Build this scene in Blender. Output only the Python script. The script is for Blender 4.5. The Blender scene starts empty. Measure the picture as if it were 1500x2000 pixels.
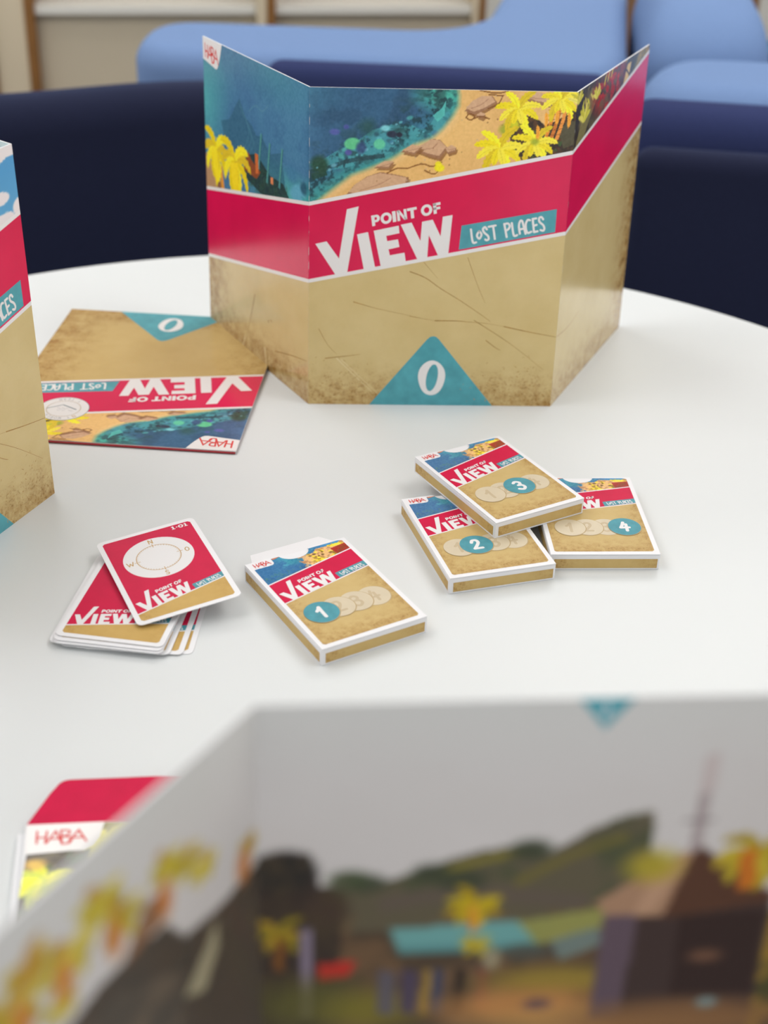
import bpy, math, random
import numpy as np
from mathutils import Vector, Matrix
from mathutils.geometry import tessellate_polygon

TZ = 0.74                                   # table-top height above the floor
scene = bpy.context.scene
COL = scene.collection

# ------------------------------------------------------------------ camera
cam_d = bpy.data.cameras.new('camera'); cam = bpy.data.objects.new('camera', cam_d); COL.objects.link(cam)
PITCH, ROLL, CH, FPX = 0.52900, 0.03022, 0.53242, 2740.83
fw = Vector((0, math.cos(PITCH), -math.sin(PITCH))); up = Vector((0, math.sin(PITCH), math.cos(PITCH))); rt = Vector((1, 0, 0))
r2 = rt*math.cos(ROLL) + up*math.sin(ROLL); u2 = up*math.cos(ROLL) - rt*math.sin(ROLL)
cam.matrix_world = Matrix(((r2.x, u2.x, -fw.x, 0), (r2.y, u2.y, -fw.y, 0), (r2.z, u2.z, -fw.z, TZ+CH), (0, 0, 0, 1)))
cam_d.sensor_fit = 'VERTICAL'; cam_d.sensor_height = 36.0; cam_d.lens = FPX/2000*36
cam_d.clip_start = 0.02; cam_d.clip_end = 60
cam_d.dof.use_dof = True; cam_d.dof.focus_distance = 1.02; cam_d.dof.aperture_fstop = 5.2
scene.camera = cam

# ------------------------------------------------------------------ world, lights, exposure
world = bpy.data.worlds.new('world'); scene.world = world; world.use_nodes = True
world.node_tree.nodes['Background'].inputs[0].default_value = (0.92, 0.96, 1.0, 1)
world.node_tree.nodes['Background'].inputs[1].default_value = 1.15
LAMPS = [(-1.3, 1.0, 2), (1.3, 1.0, 1.5), (-1.3, 2.9, 4.5), (0.9, 3.0, 9.5)]
for i, (lx, ly, pw) in enumerate(LAMPS):
    ld = bpy.data.lights.new('ceiling_lamp_light', 'AREA'); ld.shape = 'RECTANGLE'; ld.size = 1.2; ld.size_y = 1.2
    ld.energy = pw; ld.color = (1.0, 0.975, 0.945)
    lo = bpy.data.objects.new('ceiling_lamp_light', ld); lo.location = (lx, ly, 2.68); COL.objects.link(lo)
scene.view_settings.view_transform = 'Standard'; scene.view_settings.look = 'None'
scene.view_settings.exposure = 0.2; scene.view_settings.gamma = 1.0; scene.view_settings.use_curve_mapping = False

# ------------------------------------------------------------------ helpers
def lin(c):
    c = np.asarray(c, float)/255.0
    return np.where(c <= 0.04045, c/12.92, ((c+0.055)/1.055)**2.4)
def rgba(c, gain=1.0):
    l = np.clip(lin(c)*gain, 0, .95); return (float(l[0]), float(l[1]), float(l[2]), 1)

def thing(name, label, cat, loc=(0, 0, 0), rotz=0.0, group=None):
    o = bpy.data.objects.new(name, None); COL.objects.link(o)
    o.location = loc; o.rotation_euler = (0, 0, rotz); o.empty_display_size = .03
    o['label'] = label; o['category'] = cat
    if group: o['group'] = group
    return o
def mesh_obj(name, verts, faces, mat, parent=None, uv=None, edge=None, col=None, smooth=False):
    me = bpy.data.meshes.new(name)
    me.from_pydata([tuple(v) for v in verts], [], [tuple(f) for f in faces])
    me.materials.append(mat)
    vi = np.zeros(len(me.loops), int); me.loops.foreach_get('vertex_index', vi)
    for lay, dat in (('UVMap', uv), ('edge', edge)):
        if dat is not None:
            l = me.uv_layers.new(name=lay); l.data.foreach_set('uv', np.asarray(dat, np.float32)[vi].ravel())
    if col is not None:
        a = me.color_attributes.new('paint', 'FLOAT_COLOR', 'POINT')
        a.data.foreach_set('color', np.c_[col, np.ones(len(col))].astype(np.float32).ravel())
    if smooth: me.polygons.foreach_set('use_smooth', [True]*len(me.polygons))
    me.update()
    o = bpy.data.objects.new(name, me); COL.objects.link(o)
    if parent: o.parent = parent
    return o
def struct(o): o['kind'] = 'structure'; return o
def tag(o, label, cat, group=None):
    o['label'] = label; o['category'] = cat
    if group: o['group'] = group
    return o
def boxgeo(x0, x1, y0, y1, z0, z1):
    v = [(x0,y0,z0),(x1,y0,z0),(x1,y1,z0),(x0,y1,z0),(x0,y0,z1),(x1,y0,z1),(x1,y1,z1),(x0,y1,z1)]
    f = [(3,2,1,0),(4,5,6,7),(0,1,5,4),(1,2,6,5),(2,3,7,6),(3,0,4,7)]
    return v, f
def bevel(o, w, seg=3):
    m = o.modifiers.new('bevel', 'BEVEL'); m.width = w; m.segments = seg; m.limit_method = 'ANGLE'; return o

class Frame:
    """flat sheet: P0 bottom-left corner, ex / ey unit vectors; (u, v) in millimetres"""
    def __init__(s, P0, ex, ey):
        s.P0 = Vector(P0); s.ex = Vector(ex).normalized(); s.ey = Vector(ey).normalized(); s.n = s.ex.cross(s.ey).normalized()
    def p(s, u, v, d=0.0): return s.P0 + s.ex*(u*.001) + s.ey*(v*.001) + s.n*(d*.001)

def print_polys(name, fr, polys, d, mat, parent, ebox=None):
    """polys: list of [outer, hole, ...] loops in mm; one thin layer of ink lying d mm on the sheet"""
    V, F, U = [], [], []
    for ki, loops in enumerate(polys):
        if loops[0] == 'strip':                      # crossing pen strokes lie a hair above one another
            b = len(V); dz = d+.0025*(ki % 24)
            for x, y in loops[1]: V.append(fr.p(x, y, dz)); U.append((x*.01, y*.01))
            F += [tuple(b+i for i in f) for f in loops[2]]
            continue
        tris = tessellate_polygon([[Vector((x, y, 0)) for x, y in l] for l in loops])
        flat = [p for l in loops for p in l]; b = len(V)
        for x, y in flat: V.append(fr.p(x, y, d)); U.append((x*.01, y*.01))
        for t in tris:
            a, b1, c = [flat[i] for i in t]
            cr = (b1[0]-a[0])*(c[1]-a[1]) - (b1[1]-a[1])*(c[0]-a[0])
            if abs(cr) < 1e-9: continue
            F.append(tuple(b+i for i in (t if cr > 0 else t[::-1])))
    E = None
    if ebox:
        x0, x1, y0, y1 = ebox; E = [((u*100-x0)/(x1-x0), (v*100-y0)/(y1-y0)) for u, v in U]
    return mesh_obj(name, V, F, mat, parent, uv=U, edge=E)

def smooth_line(pts, n=6):
    if len(pts) < 3: return list(pts)
    P = [pts[0]] + list(pts) + [pts[-1]]; out = []
    for i in range(1, len(P)-2):
        p0, p1, p2, p3 = [np.array(q, float) for q in P[i-1:i+3]]
        for k in range(n):
            t = k/n
            out.append(tuple(.5*((2*p1)+(-p0+p2)*t+(2*p0-5*p1+4*p2-p3)*t*t+(-p0+3*p1-3*p2+p3)*t**3)))
    out.append(tuple(pts[-1])); return out
def stroke(pts, w, smooth=True, closed=False, cap=True, w1=None):
    """a pen stroke: one ribbon with mitred joints and round ends, as ('strip', points, faces)"""
    if closed: pts = list(pts)+[pts[0]]
    P = np.array(smooth_line(pts) if smooth else list(pts), float)
    keep = [0]+[i for i in range(1, len(P)) if np.hypot(*(P[i]-P[i-1])) > 1e-5]; P = P[keep]; n = len(P); w1 = w if w1 is None else w1
    D = np.diff(P, axis=0); D /= np.linalg.norm(D, axis=1)[:, None]
    V, F = [], []
    for i in range(n):
        a, b = D[max(0, i-1)], D[min(n-2, i)]; t = a+b; L = np.linalg.norm(t); t = t/L if L > .2 else b
        nn = np.array([-t[1], t[0]]); k = 1/max(.45, abs(nn @ np.array([-b[1], b[0]]))); r = (w+(w1-w)*i/(n-1))/2*k
        V += [tuple(P[i]-nn*r), tuple(P[i]+nn*r)]
    for i in range(n-1): F.append((2*i, 2*i+2, 2*i+3, 2*i+1))
    if cap:
        for i, d, r in ((0, -D[0], w/2), (n-1, D[-1], w1/2)):
            a0 = math.atan2(d[1], d[0]); b = len(V)
            V += [(P[i][0]+r*math.cos(a0+q), P[i][1]+r*math.sin(a0+q)) for q in np.linspace(-math.pi/2, math.pi/2, 7)]; F.append(tuple(range(b, b+7)))
    return [('strip', V, F)]
def ellipse(cx, cy, rx, ry, rot=0, n=48):
    c, s = math.cos(rot), math.sin(rot)
    return [(cx+rx*math.cos(a)*c-ry*math.sin(a)*s, cy+rx*math.cos(a)*s+ry*math.sin(a)*c) for a in [2*math.pi*i/n for i in range(n)]]
def rrect(x0, y0, x1, y1, r, n=6):
    out = []
    for cx, cy, a0 in ((x1-r, y1-r, 0), (x0+r, y1-r, 90), (x0+r, y0+r, 180), (x1-r, y0+r, 270)):
        for i in range(n+1):
            a = math.radians(a0+90*i/n); out.append((cx+r*math.cos(a), cy+r*math.sin(a)))
    return out
def affine(src, dst):
    A = np.array([[x, y, 1] for x, y in src], float); M = np.linalg.solve(A, np.array(dst, float))
    return lambda p: tuple(np.array([p[0], p[1], 1.0]) @ M)
def xf(polys, f): return [[[f(p) for p in l] for l in lp] for lp in polys]

# ------------------------------------------------------------------ materials
def mat_base(name):
    m = bpy.data.materials.new(name); m.use_nodes = True
    nt = m.node_tree; return m, nt, nt.nodes['Principled BSDF']
def plain(name, c, rough=.5, spec=.5, gain=1.0, noise=0.0, nscale=60.0, bump=0.0, sheen=0.0, coords='Object', coat=0.0):
    m, nt, b = mat_base(name)
    b.inputs['Roughness'].default_value = rough; b.inputs['Specular IOR Level'].default_value = spec
    b.inputs['Sheen Weight'].default_value = sheen; b.inputs['Coat Weight'].default_value = coat
    b.inputs['Base Color'].default_value = rgba(c, gain)
    if noise or bump:
        tc = nt.nodes.new('ShaderNodeTexCoord'); nz = nt.nodes.new('ShaderNodeTexNoise')
        nz.inputs['Scale'].default_value = nscale; nz.inputs['Detail'].default_value = 6
        nt.links.new(tc.outputs[coords], nz.inputs['Vector'])
        if noise:
            mx = nt.nodes.new('ShaderNodeMix'); mx.data_type = 'RGBA'
            mx.inputs['A'].default_value = rgba(c, gain*(1-noise)); mx.inputs['B'].default_value = rgba(c, gain*(1+noise))
            cr = nt.nodes.new('ShaderNodeMapRange'); cr.inputs['From Min'].default_value = .3; cr.inputs['From Max'].default_value = .7
            nt.links.new(nz.outputs['Fac'], cr.inputs['Value']); nt.links.new(cr.outputs['Result'], mx.inputs['Factor'])
            nt.links.new(mx.outputs['Result'], b.inputs['Base Color'])
        if bump:
            bp = nt.nodes.new('ShaderNodeBump'); bp.inputs['Strength'].default_value = bump; bp.inputs['Distance'].default_value = .002
            nt.links.new(nz.outputs['Fac'], bp.inputs['Height']); nt.links.new(bp.outputs['Normal'], b.inputs['Normal'])
    return m
def painted(name, rough=.4, spec=.5):
    m, nt, b = mat_base(name); a = nt.nodes.new('ShaderNodeVertexColor'); a.layer_name = 'paint'
    nt.links.new(a.outputs['Color'], b.inputs['Base Color'])
    b.inputs['Roughness'].default_value = rough; b.inputs['Specular IOR Level'].default_value = spec
    return m
def gold(name, l, r, bt, tp, scale=1.0, rough=.2, base=(206, 184, 131), spec=.6):
    """printed old-paper gold with brown stains that gather at the given edges of the design"""
    m, nt, b = mat_base(name); N = nt.nodes; L = nt.links
    b.inputs['Roughness'].default_value = rough; b.inputs['Specular IOR Level'].default_value = spec
    uv = N.new('ShaderNodeUVMap'); uv.uv_map = 'UVMap'; ed = N.new('ShaderNodeUVMap'); ed.uv_map = 'edge'
    sx = N.new('ShaderNodeSeparateXYZ'); L.new(ed.outputs[0], sx.inputs[0])
    def math_(op, a, c, clamp=False):
        n = N.new('ShaderNodeMath'); n.operation = op; n.use_clamp = clamp
        for k, v in ((0, a), (1, c)):
            if isinstance(v, (int, float)): n.inputs[k].default_value = v
            else: L.new(v, n.inputs[k])
        return n.outputs[0]
    def ramp(v, w):                                     # 1 at the edge, 0 at distance w
        mr = N.new('ShaderNodeMapRange'); mr.interpolation_type = 'SMOOTHSTEP'
        mr.inputs['From Min'].default_value = 0; mr.inputs['From Max'].default_value = w
        mr.inputs['To Min'].default_value = 1; mr.inputs['To Max'].default_value = 0
        L.new(v, mr.inputs['Value']) ; return mr.outputs[0]
    X, Y = sx.outputs[0], sx.outputs[1]
    XR, YT = math_('SUBTRACT', 1.0, X), math_('SUBTRACT', 1.0, Y)
    msk = math_('MULTIPLY', ramp(X, .38), l)
    for v, w in ((XR, r), (Y, bt), (YT, tp)):
        msk = math_('MAXIMUM', msk, math_('MULTIPLY', ramp(v, .38), w))
    def noise(sc, det, rough_=.6):
        n = N.new('ShaderNodeTexNoise'); n.inputs['Scale'].default_value = sc*scale; n.inputs['Detail'].default_value = det
        n.inputs['Roughness'].default_value = rough_; L.new(uv.outputs[0], n.inputs['Vector']); return n.outputs['Fac']
    n1, n2, n3 = noise(2.2, 5), noise(9, 8, .7), noise(38, 6, .75)
    def mapr(v, a, c):
        mr = N.new('ShaderNodeMapRange'); mr.inputs['From Min'].default_value = a; mr.inputs['From Max'].default_value = c
        L.new(v, mr.inputs['Value']); return mr.outputs[0]
    def mix(fac, A, B):
        mx = N.new('ShaderNodeMix'); mx.data_type = 'RGBA'
        if isinstance(fac, float): mx.inputs['Factor'].default_value = fac
        else: L.new(fac, mx.inputs['Factor'])
        for nm, c in (('A', A), ('B', B)):
            if isinstance(c, tuple): mx.inputs[nm].default_value = c
            else: L.new(c, mx.inputs[nm])
        return mx.outputs['Result']
    c = mix(mapr(n1, .35, .68), rgba(base), rgba((base[0]-7, base[1]-8, base[2]-10)))
    st = math_('MULTIPLY', math_('MULTIPLY', msk, msk), mapr(n2, .32, .62), True)
    c = mix(st, c, rgba((160, 120, 60)))
    sp = math_('MULTIPLY', math_('ADD', math_('MULTIPLY', msk, msk), .02), mapr(math_('ADD', n3, math_('MULTIPLY', n2, .5)), .80, .86), True)
    c = mix(math_('MULTIPLY', sp, .8), c, rgba((128, 90, 38)))
    L.new(c, b.inputs['Base Color']); return m

GAIN = 1.12
M = {}
M['white_card'] = plain('white_card', (222, 221, 223), .5, .4)
M['white_ink'] = plain('white_ink', (226, 222, 220), .3, .5)
M['red'] = plain('red_ink', (200, 18, 72), .18, .6, GAIN, noise=.06, nscale=25)
M['red_matte'] = plain('red_card_ink', (184, 10, 60), .5, .2, GAIN, noise=.06, nscale=60)
M['white_matte'] = plain('white_card_ink', (218, 216, 216), .5, .3)
M['teal_matte'] = plain('teal_card_ink', (70, 140, 152), .5, .3, 1.0, noise=.13, nscale=150)
M['red_core'] = plain('red_board_edge', (150, 30, 40), .6, .3)
M['teal'] = plain('teal_ink', (74, 146, 156), .4, .5, GAIN, noise=.13, nscale=90)
M['haba_red'] = plain('logo_red_ink', (205, 45, 40), .45, .5)
M['paint'] = painted('painted_picture', .26)
M['scratch'] = plain('brown_scratch_ink', (158, 122, 62), .45, .4, noise=.25, nscale=300)
M['pale_scratch'] = plain('pale_scratch_ink', (214, 196, 150), .45, .4)
M['fold'] = plain('worn_fold_white', (222, 220, 216), .5, .4)
M['compass'] = plain('bronze_ink', (184, 146, 84), .5, .4)
M['grey_ink'] = plain('grey_ink', (150, 150, 154), .5, .4)
M['slate_ink'] = plain('slate_ink', (70, 92, 104), .5, .4)
M['disc'] = plain('pale_disc_ink', (198, 184, 158), .42, .5, noise=.03, nscale=120)
M['disc_rim'] = plain('disc_rim_ink', (172, 148, 106), .45, .4)
M['disc_num'] = plain('pale_number_ink', (184, 166, 136), .45, .4)
M['gold_c'] = gold('gold_print_centre', .1, .1, .95, .0)
M['gold_l'] = gold('gold_print_left', 1.1, .0, 1.05, .0)
M['gold_r'] = gold('gold_print_right', .0, 1.05, .95, .0)
M['gold_box'] = gold('gold_print_box', .8, .8, .9, .3, 2.2, base=(193, 167, 112), rough=.5, spec=.25)
M['gold_card'] = gold('gold_print_card', .75, .5, .45, .0, 2.6, base=(192, 158, 92), rough=.5, spec=.25)
M['gold_side'] = gold('gold_print_side', .9, .7, .4, .5, 2.4, base=(196, 168, 110), rough=.5, spec=.25)
M['gold_fold'] = gold('gold_print_folded', .75, 1.0, 1.1, .0, .9, base=(197, 169, 110))
M['table'] = plain('white_table_laminate', (208, 210, 210), .42, .35, noise=.012, nscale=4)
M['table_edge'] = plain('table_edge_band', (226, 205, 186), .45, .4)
M['metal'] = plain('brushed_steel', (150, 150, 152), .35, .5, noise=.05)
M['navy'] = plain('navy_and_shade_fabric', (29, 32, 52), .95, .1, noise=.12, nscale=500, bump=.15, sheen=.18)  # navy of the left sofa; on the blue sofas it paints in shade
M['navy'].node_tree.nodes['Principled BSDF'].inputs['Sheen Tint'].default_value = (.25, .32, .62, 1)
M['blue_shade'] = plain('shaded_blue_fabric', (48, 55, 92), .95, .1, noise=.1, nscale=500, bump=.15)  # blue fabric with the shade of upright fronts put into its colour
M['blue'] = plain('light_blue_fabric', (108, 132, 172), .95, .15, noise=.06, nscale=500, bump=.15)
M['cream'] = plain('cream_panel', (205, 191, 166), .6, .3, noise=.04, nscale=3)
M['cream_post'] = plain('cream_post', (212, 196, 168), .6, .3, noise=.04, nscale=3)
M['ledge'] = plain('pale_ledge', (226, 222, 212), .5, .4)
M['wood'] = plain('brown_wood', (134, 92, 48), .55, .3, noise=.12, nscale=20)
M['wall'] = plain('wall_paint', (205, 202, 194), .8, .2)
M['floor'] = plain('grey_carpet', (88, 88, 92), .95, .1, noise=.1, nscale=200)
M['ceil'] = plain('ceiling_white', (230, 230, 226), .8, .2)
M['teal_bin'] = plain('teal_plastic', (24, 98, 116), .5, .4, noise=.25, nscale=14)
for k in ('red', 'teal', 'white_ink', 'paint', 'gold_c', 'gold_l', 'gold_r', 'gold_fold', 'scratch'):       # laminated board: clear film over the print
    b_ = M[k].node_tree.nodes['Principled BSDF']; b_.inputs['Coat Weight'].default_value = 1.0; b_.inputs['Coat Roughness'].default_value = .16; b_.inputs['Coat IOR'].default_value = 1.3; b_.inputs['Specular IOR Level'].default_value = .12
m_, nt_, b_ = mat_base('lamp_diffuser'); b_.inputs['Emission Color'].default_value = (1, .97, .93, 1); b_.inputs['Emission Strength'].default_value = 4
M['lamp'] = m_

# ------------------------------------------------------------------ the room
def slab(name, x0, x1, y0, y1, z0, z1, mat, parent=None):
    v, f = boxgeo(x0, x1, y0, y1, z0, z1); return mesh_obj(name, v, f, mat, parent)
struct(slab('floor', -3, 3.4, -1.6, 5.0, -.1, 0, M['floor']))
struct(slab('ceiling', -3, 3.4, -1.6, 5.0, 2.8, 2.9, M['ceil']))
struct(slab('wall_back', -3, 3.4, 5.0, 5.1, 0, 2.8, M['wall']))
for side, x0, x1, wn in (('left', -3.1, -3.0, 'fill_window_1'), ('right', 3.4, 3.5, 'fill_window_2')):
    nm = 'wall_'+side                                   # side wall; its wide unseen window is added for side fill light
    struct(slab(nm, x0, x1, -1.6, 5.0, 0, .5, M['wall'])); struct(slab(nm, x0, x1, -1.6, 5.0, 2.55, 2.8, M['wall'])); struct(slab(nm, x0, x1, 4.0, 5.0, .5, 2.55, M['wall'])); struct(slab(nm, x0, x1, -1.6, -1.4, .5, 2.55, M['wall']))
    w_ = struct(slab(wn, x0+.02, x1-.02, -1.4, 4.0, .5, .54, M['ceil']))
    for k in range(5):
        y = -1.4+1.34*k; slab('fill_window_bar', x0+.02, x1-.02, y, y+.04, .54, 2.51, M['ceil'], w_)
    slab('fill_window_head', x0+.02, x1-.02, -1.4, 4.0, 2.51, 2.55, M['ceil'], w_)
for lx, ly, pw in LAMPS:
    t = thing('ceiling_lamp', 'square white ceiling light panel %s of the table on the %s' % ('above the front half' if ly < 2 else 'beyond the far side', 'left' if lx < 0 else 'right'), 'lamp', (lx, ly, 2.7), 0, 'ceiling light panels')
    v, f = boxgeo(-.63, .63, -.63, .63, .01, .1); mesh_obj('housing', v, f, M['ceil'], t)
    v, f = boxgeo(-.6, .6, -.6, .6, 0, .01); mesh_obj('diffuser', v, f, M['lamp'], t)

# ------------------------------------------------------------------ round table
TC = (-.0543, .8569); TR = .6117
def lathe(prof, n=128):
    V, F = [], []; m = len(prof)
    for i in range(n):
        a = 2*math.pi*i/n
        for r, z in prof: V.append((r*math.cos(a), r*math.sin(a), z))
    for i in range(n):
        j = (i+1) % n
        for k in range(m-1): F.append((i*m+k, j*m+k, j*m+k+1, i*m+k+1))
    return V, F
tb = thing('round_table', 'round white table that everything printed stands on', 'table', (TC[0], TC[1], 0))
V, F = lathe([(.0001, TZ-.003), (TR-.0015, TZ-.003), (TR-.0008, TZ-.0006), (TR-.0018, TZ), (.0001, TZ)], 160)
mesh_obj('table_top', V, F, M['table'], tb)
V, F = lathe([(.0001, TZ-.026), (TR-.003, TZ-.026), (TR-.0004, TZ-.024), (TR-.0004, TZ-.0032), (.0001, TZ-.0032)], 160)
mesh_obj('edge_band', V, F, M['table_edge'], tb)
V, F = lathe([(.0001, TZ-.045), (.16, TZ-.045), (.16, TZ-.0262), (.0001, TZ-.0262)], 48); mesh_obj('mounting_plate', V, F, M['metal'], tb)
V, F = lathe([(.0001, .02), (.04, .02), (.04, TZ-.045), (.0001, TZ-.045)], 48); mesh_obj('column', V, F, M['metal'], tb)
V, F = lathe([(.0001, 0), (.32, 0), (.32, .008), (.06, .03), (.0001, .03)], 96); mesh_obj('foot', V, F, M['metal'], tb)

# ------------------------------------------------------------------ sofas
def cushion(name, footprint, z0, z1, r, mat, parent, nr=8, rb=None):
    """a solid with a rounded plan outline and a rolled top edge of radius r"""
    P = np.array(footprint, float); n = len(P)
    d = np.roll(P, -1, 0)-np.roll(P, 1, 0); nn = np.c_[d[:, 1], -d[:, 0]]; nn /= np.linalg.norm(nn, axis=1)[:, None]
    rings = [(0.0, z0)]
    for i in range(nr+1):
        a = i/nr*math.pi/2; rings.append((r*(1-math.cos(a)), z1-r+r*math.sin(a)))
    V, F = [], []
    for off, z in rings:
        Q = P-nn*off; V += [(x, y, z) for x, y in Q]
    for k in range(len(rings)-1):
        for i in range(n):
            j = (i+1) % n; F.append((k*n+i, k*n+j, (k+1)*n+j, (k+1)*n+i))
    b = (len(rings)-1)*n
    tris = tessellate_polygon([[Vector((V[b+i][0], V[b+i][1], 0)) for i in range(n)]])
    for t in tris: F.append(tuple(b+i for i in t))
    return mesh_obj(name, V, F, mat, parent, smooth=True)
def dome(name, footprint, z0, zs, z1, mat, parent, nr=12):
    """a solid with straight sides up to zs and a domed top reaching z1"""
    P = np.array(footprint, float); n = len(P); c = P.mean(0); V = [(x, y, z0) for x, y in P]; F = []
    for i in range(nr):
        a = i/nr*math.pi/2; k = math.cos(a)**.75; V += [(x, y, zs+(z1-zs)*math.sin(a)) for x, y in c+(P-c)*k]
    for r in range(nr):
        for i in range(n): j = (i+1) % n; F.append((r*n+i, r*n+j, (r+1)*n+j, (r+1)*n+i))
    V.append((c[0], c[1], z1)); F += [(nr*n+i, nr*n+(i+1) % n, len(V)-1) for i in range(n)]
    return mesh_obj(name, V, F, mat, parent, smooth=True)
def round_poly(pts, rad, n=8):
    out = []; m = len(pts)
    for i in range(m):
        p = np.array(pts[i], float); a = np.array(pts[i-1], float)-p; b = np.array(pts[(i+1) % m], float)-p
        r = rad[i] if isinstance(rad, (list, tuple)) else rad
        la, lb = np.linalg.norm(a), np.linalg.norm(b); r_ = min(r, la*.48, lb*.48); A = p+a/la*r_; B = p+b/lb*r_
        for k in range(n+1):
            t = k/n; out.append(tuple((1-t)**2*A+2*t*(1-t)*p+t*t*B))
    # densify so the rolled edge stays clean
    res = []
    for i in range(len(out)):
        q0, q1 = np.array(out[i]), np.array(out[(i+1) % len(out)]); L = np.linalg.norm(q1-q0); k = max(1, int(L/.05))
        if L < 1e-5: continue
        for s in range(k): res.append(tuple(q0+(q1-q0)*s/k))
    return res
def strip(line, th):
    """closed outline of a curved band with round ends, th deep behind a front line given left to right"""
    L = np.array(smooth_line(line, 8)); d = np.gradient(L, axis=0); d /= np.linalg.norm(d, axis=1)[:, None]
    nb = np.c_[-d[:, 1], d[:, 0]]; L = L+nb*th/2; out = [tuple(p) for p in L-nb*th/2]
    a = math.atan2(-nb[-1][1], -nb[-1][0]); out += [(L[-1][0]+th/2*math.cos(a+q), L[-1][1]+th/2*math.sin(a+q)) for q in np.linspace(0, math.pi, 14)[1:-1]]
    out += [tuple(p) for p in (L+nb*th/2)[::-1]]
    a = math.atan2(nb[0][1], nb[0][0]); out += [(L[0][0]+th/2*math.cos(a+q), L[0][1]+th/2*math.sin(a+q)) for q in np.linspace(0, math.pi, 14)[1:-1]]
    return out

# near sofa on the left: low dark back seen across the table
s = thing('sofa', 'dark navy sofa with a curved back behind the table on the left', 'sofa', (0, 0, 0), 0, None)
out = strip([(-1.25, 1.50), (-.80, 1.655), (-.50, 1.765), (-.33, 1.848), (-.25, 1.872)], .10)
cushion('backrest', out, .10, TZ+.072, .045, M['navy'], s)
out = strip([(-1.20, 1.36), (-.78, 1.515), (-.46, 1.62), (-.26, 1.71)], .12)
cushion('seat', out, .16, .42, .04, M['navy'], s)
slab('plinth', -.8, -.4, 1.74, 1.78, 0, .101, M['wood'], s)

# second sofa: wide flat-topped light blue back that turns a corner away from the table
s = thing('sofa', 'light blue sofa with a wide flat-topped back and an arm running to the rear', 'sofa')
out = round_poly([(-.385, 2.03), (.300, 1.985), (.338, 2.12), (.45, 2.95), (.24, 2.95), (.135, 2.34), (.06, 2.235), (-.385, 2.25)], [.10, .06, .08, .1, .1, .16, .12, .10])
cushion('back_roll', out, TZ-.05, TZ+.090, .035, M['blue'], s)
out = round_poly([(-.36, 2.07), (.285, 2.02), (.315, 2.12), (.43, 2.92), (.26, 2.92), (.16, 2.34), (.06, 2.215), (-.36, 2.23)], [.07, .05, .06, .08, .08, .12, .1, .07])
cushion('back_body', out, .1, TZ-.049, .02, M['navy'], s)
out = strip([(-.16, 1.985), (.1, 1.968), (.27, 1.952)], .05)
cushion('shaded_front', out, .1, TZ+.084, .022, M['blue_shade'], s)  # darker colour paints shade on the front of the blue back
slab('plinth', -.3, .3, 2.08, 2.18, 0, .101, M['wood'], s)

# third sofa on the right: rounded back and a domed arm
s = thing('sofa', 'blue sofa with a domed arm at the right edge behind the table', 'sofa')
out = round_poly([(.312, 1.84), (1.35, 1.70), (1.35, 2.00), (.62, 2.055), (.352, 2.08)], [.11, .12, .12, .1, .12])
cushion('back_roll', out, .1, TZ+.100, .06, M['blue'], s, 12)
out = round_poly([(.352, 2.085), (.545, 2.07), (.605, 2.56), (.405, 2.58)], [.09, .09, .09, .09])
dome('arm', out, .1, TZ+.05, TZ+.165, M['blue'], s)
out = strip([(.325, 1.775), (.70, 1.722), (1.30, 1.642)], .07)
cushion('shaded_shoulder', out, .1, TZ+.094, .034, M['blue_shade'], s)  # middle step of the painted shade between light top and dark front
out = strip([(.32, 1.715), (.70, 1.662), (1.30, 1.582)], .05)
cushion('shaded_front', out, .1, TZ+.052, .024, M['navy'], s)  # lowest, darkest step of the shade painted onto this blue sofa
slab('plinth', .55, 1.2, 1.90, 1.97, 0, .101, M['wood'], s)

# ------------------------------------------------------------------ furniture behind
sh = thing('shelf_unit', 'cream panelled shelf unit with brown edged posts along the back', 'shelf', (-1.0, 3.15, 0), math.radians(9))
def sl(name, x0, x1, y0, y1, z0, z1, m): return slab(name, x0, x1, y0, y1, z0, z1, m, sh)
sl('base', .06, 1.25, 0, .3, 0, .08, M['cream'])
for x0, x1, x2 in ((.118, .186, .208), (.690, .712, .732), (1.178, 1.192, 1.208)):
    sl('post', x0, x1, -.02, .3, .08, 1.1, M['cream_post']); sl('post_edge', x1+.0002, x2, -.022, .3, .08, 1.1, M['wood'])
sl('post_edge', .06, .1175, -.03, .3, .08, 1.1, M['wood'])
for x0, x1 in ((.209, .689), (.733, 1.177)):
    sl('panel', x0, x1, .01, .03, .085, .644, M['cream'])
    sl('back_panel', x0, x1, .26, .28, .665, 1.09, M['cream'])
    sl('ledge', x0, x1, -.012, .255, .646, .664, M['ledge'])
sl('top', .05, 1.22, -.03, .3, 1.1, 1.125, M['cream_post'])
cb = thing('cabinet', 'brown wooden cabinet at the top right behind the blue sofa', 'cabinet', (.50, 3.05, 0))
slab('carcass', 0, .245, 0, .4, .02, .95, M['wood'], cb); slab('plinth', .02, .225, .02, .38, 0, .021, M['wood'], cb)
slab('door', .01, .235, -.018, -.001, .05, .93, M['wood'], cb)
tbn = thing('storage_bin', 'teal storage bin beside the brown cabinet at the right edge', 'bin', (.975, 3.0, 0))
V, F = lathe([(.0001, 0), (.17, 0), (.20, .62), (.205, .64), (.19, .64), (.16, .03), (.0001, .03)], 40); mesh_obj('body', V, F, M['teal_bin'], tbn)
V, F = lathe([(.19, .60), (.213, .60), (.216, .65), (.192, .65), (.19, .60)], 40); mesh_obj('rim', V, F, M['teal_bin'], tbn)

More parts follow.
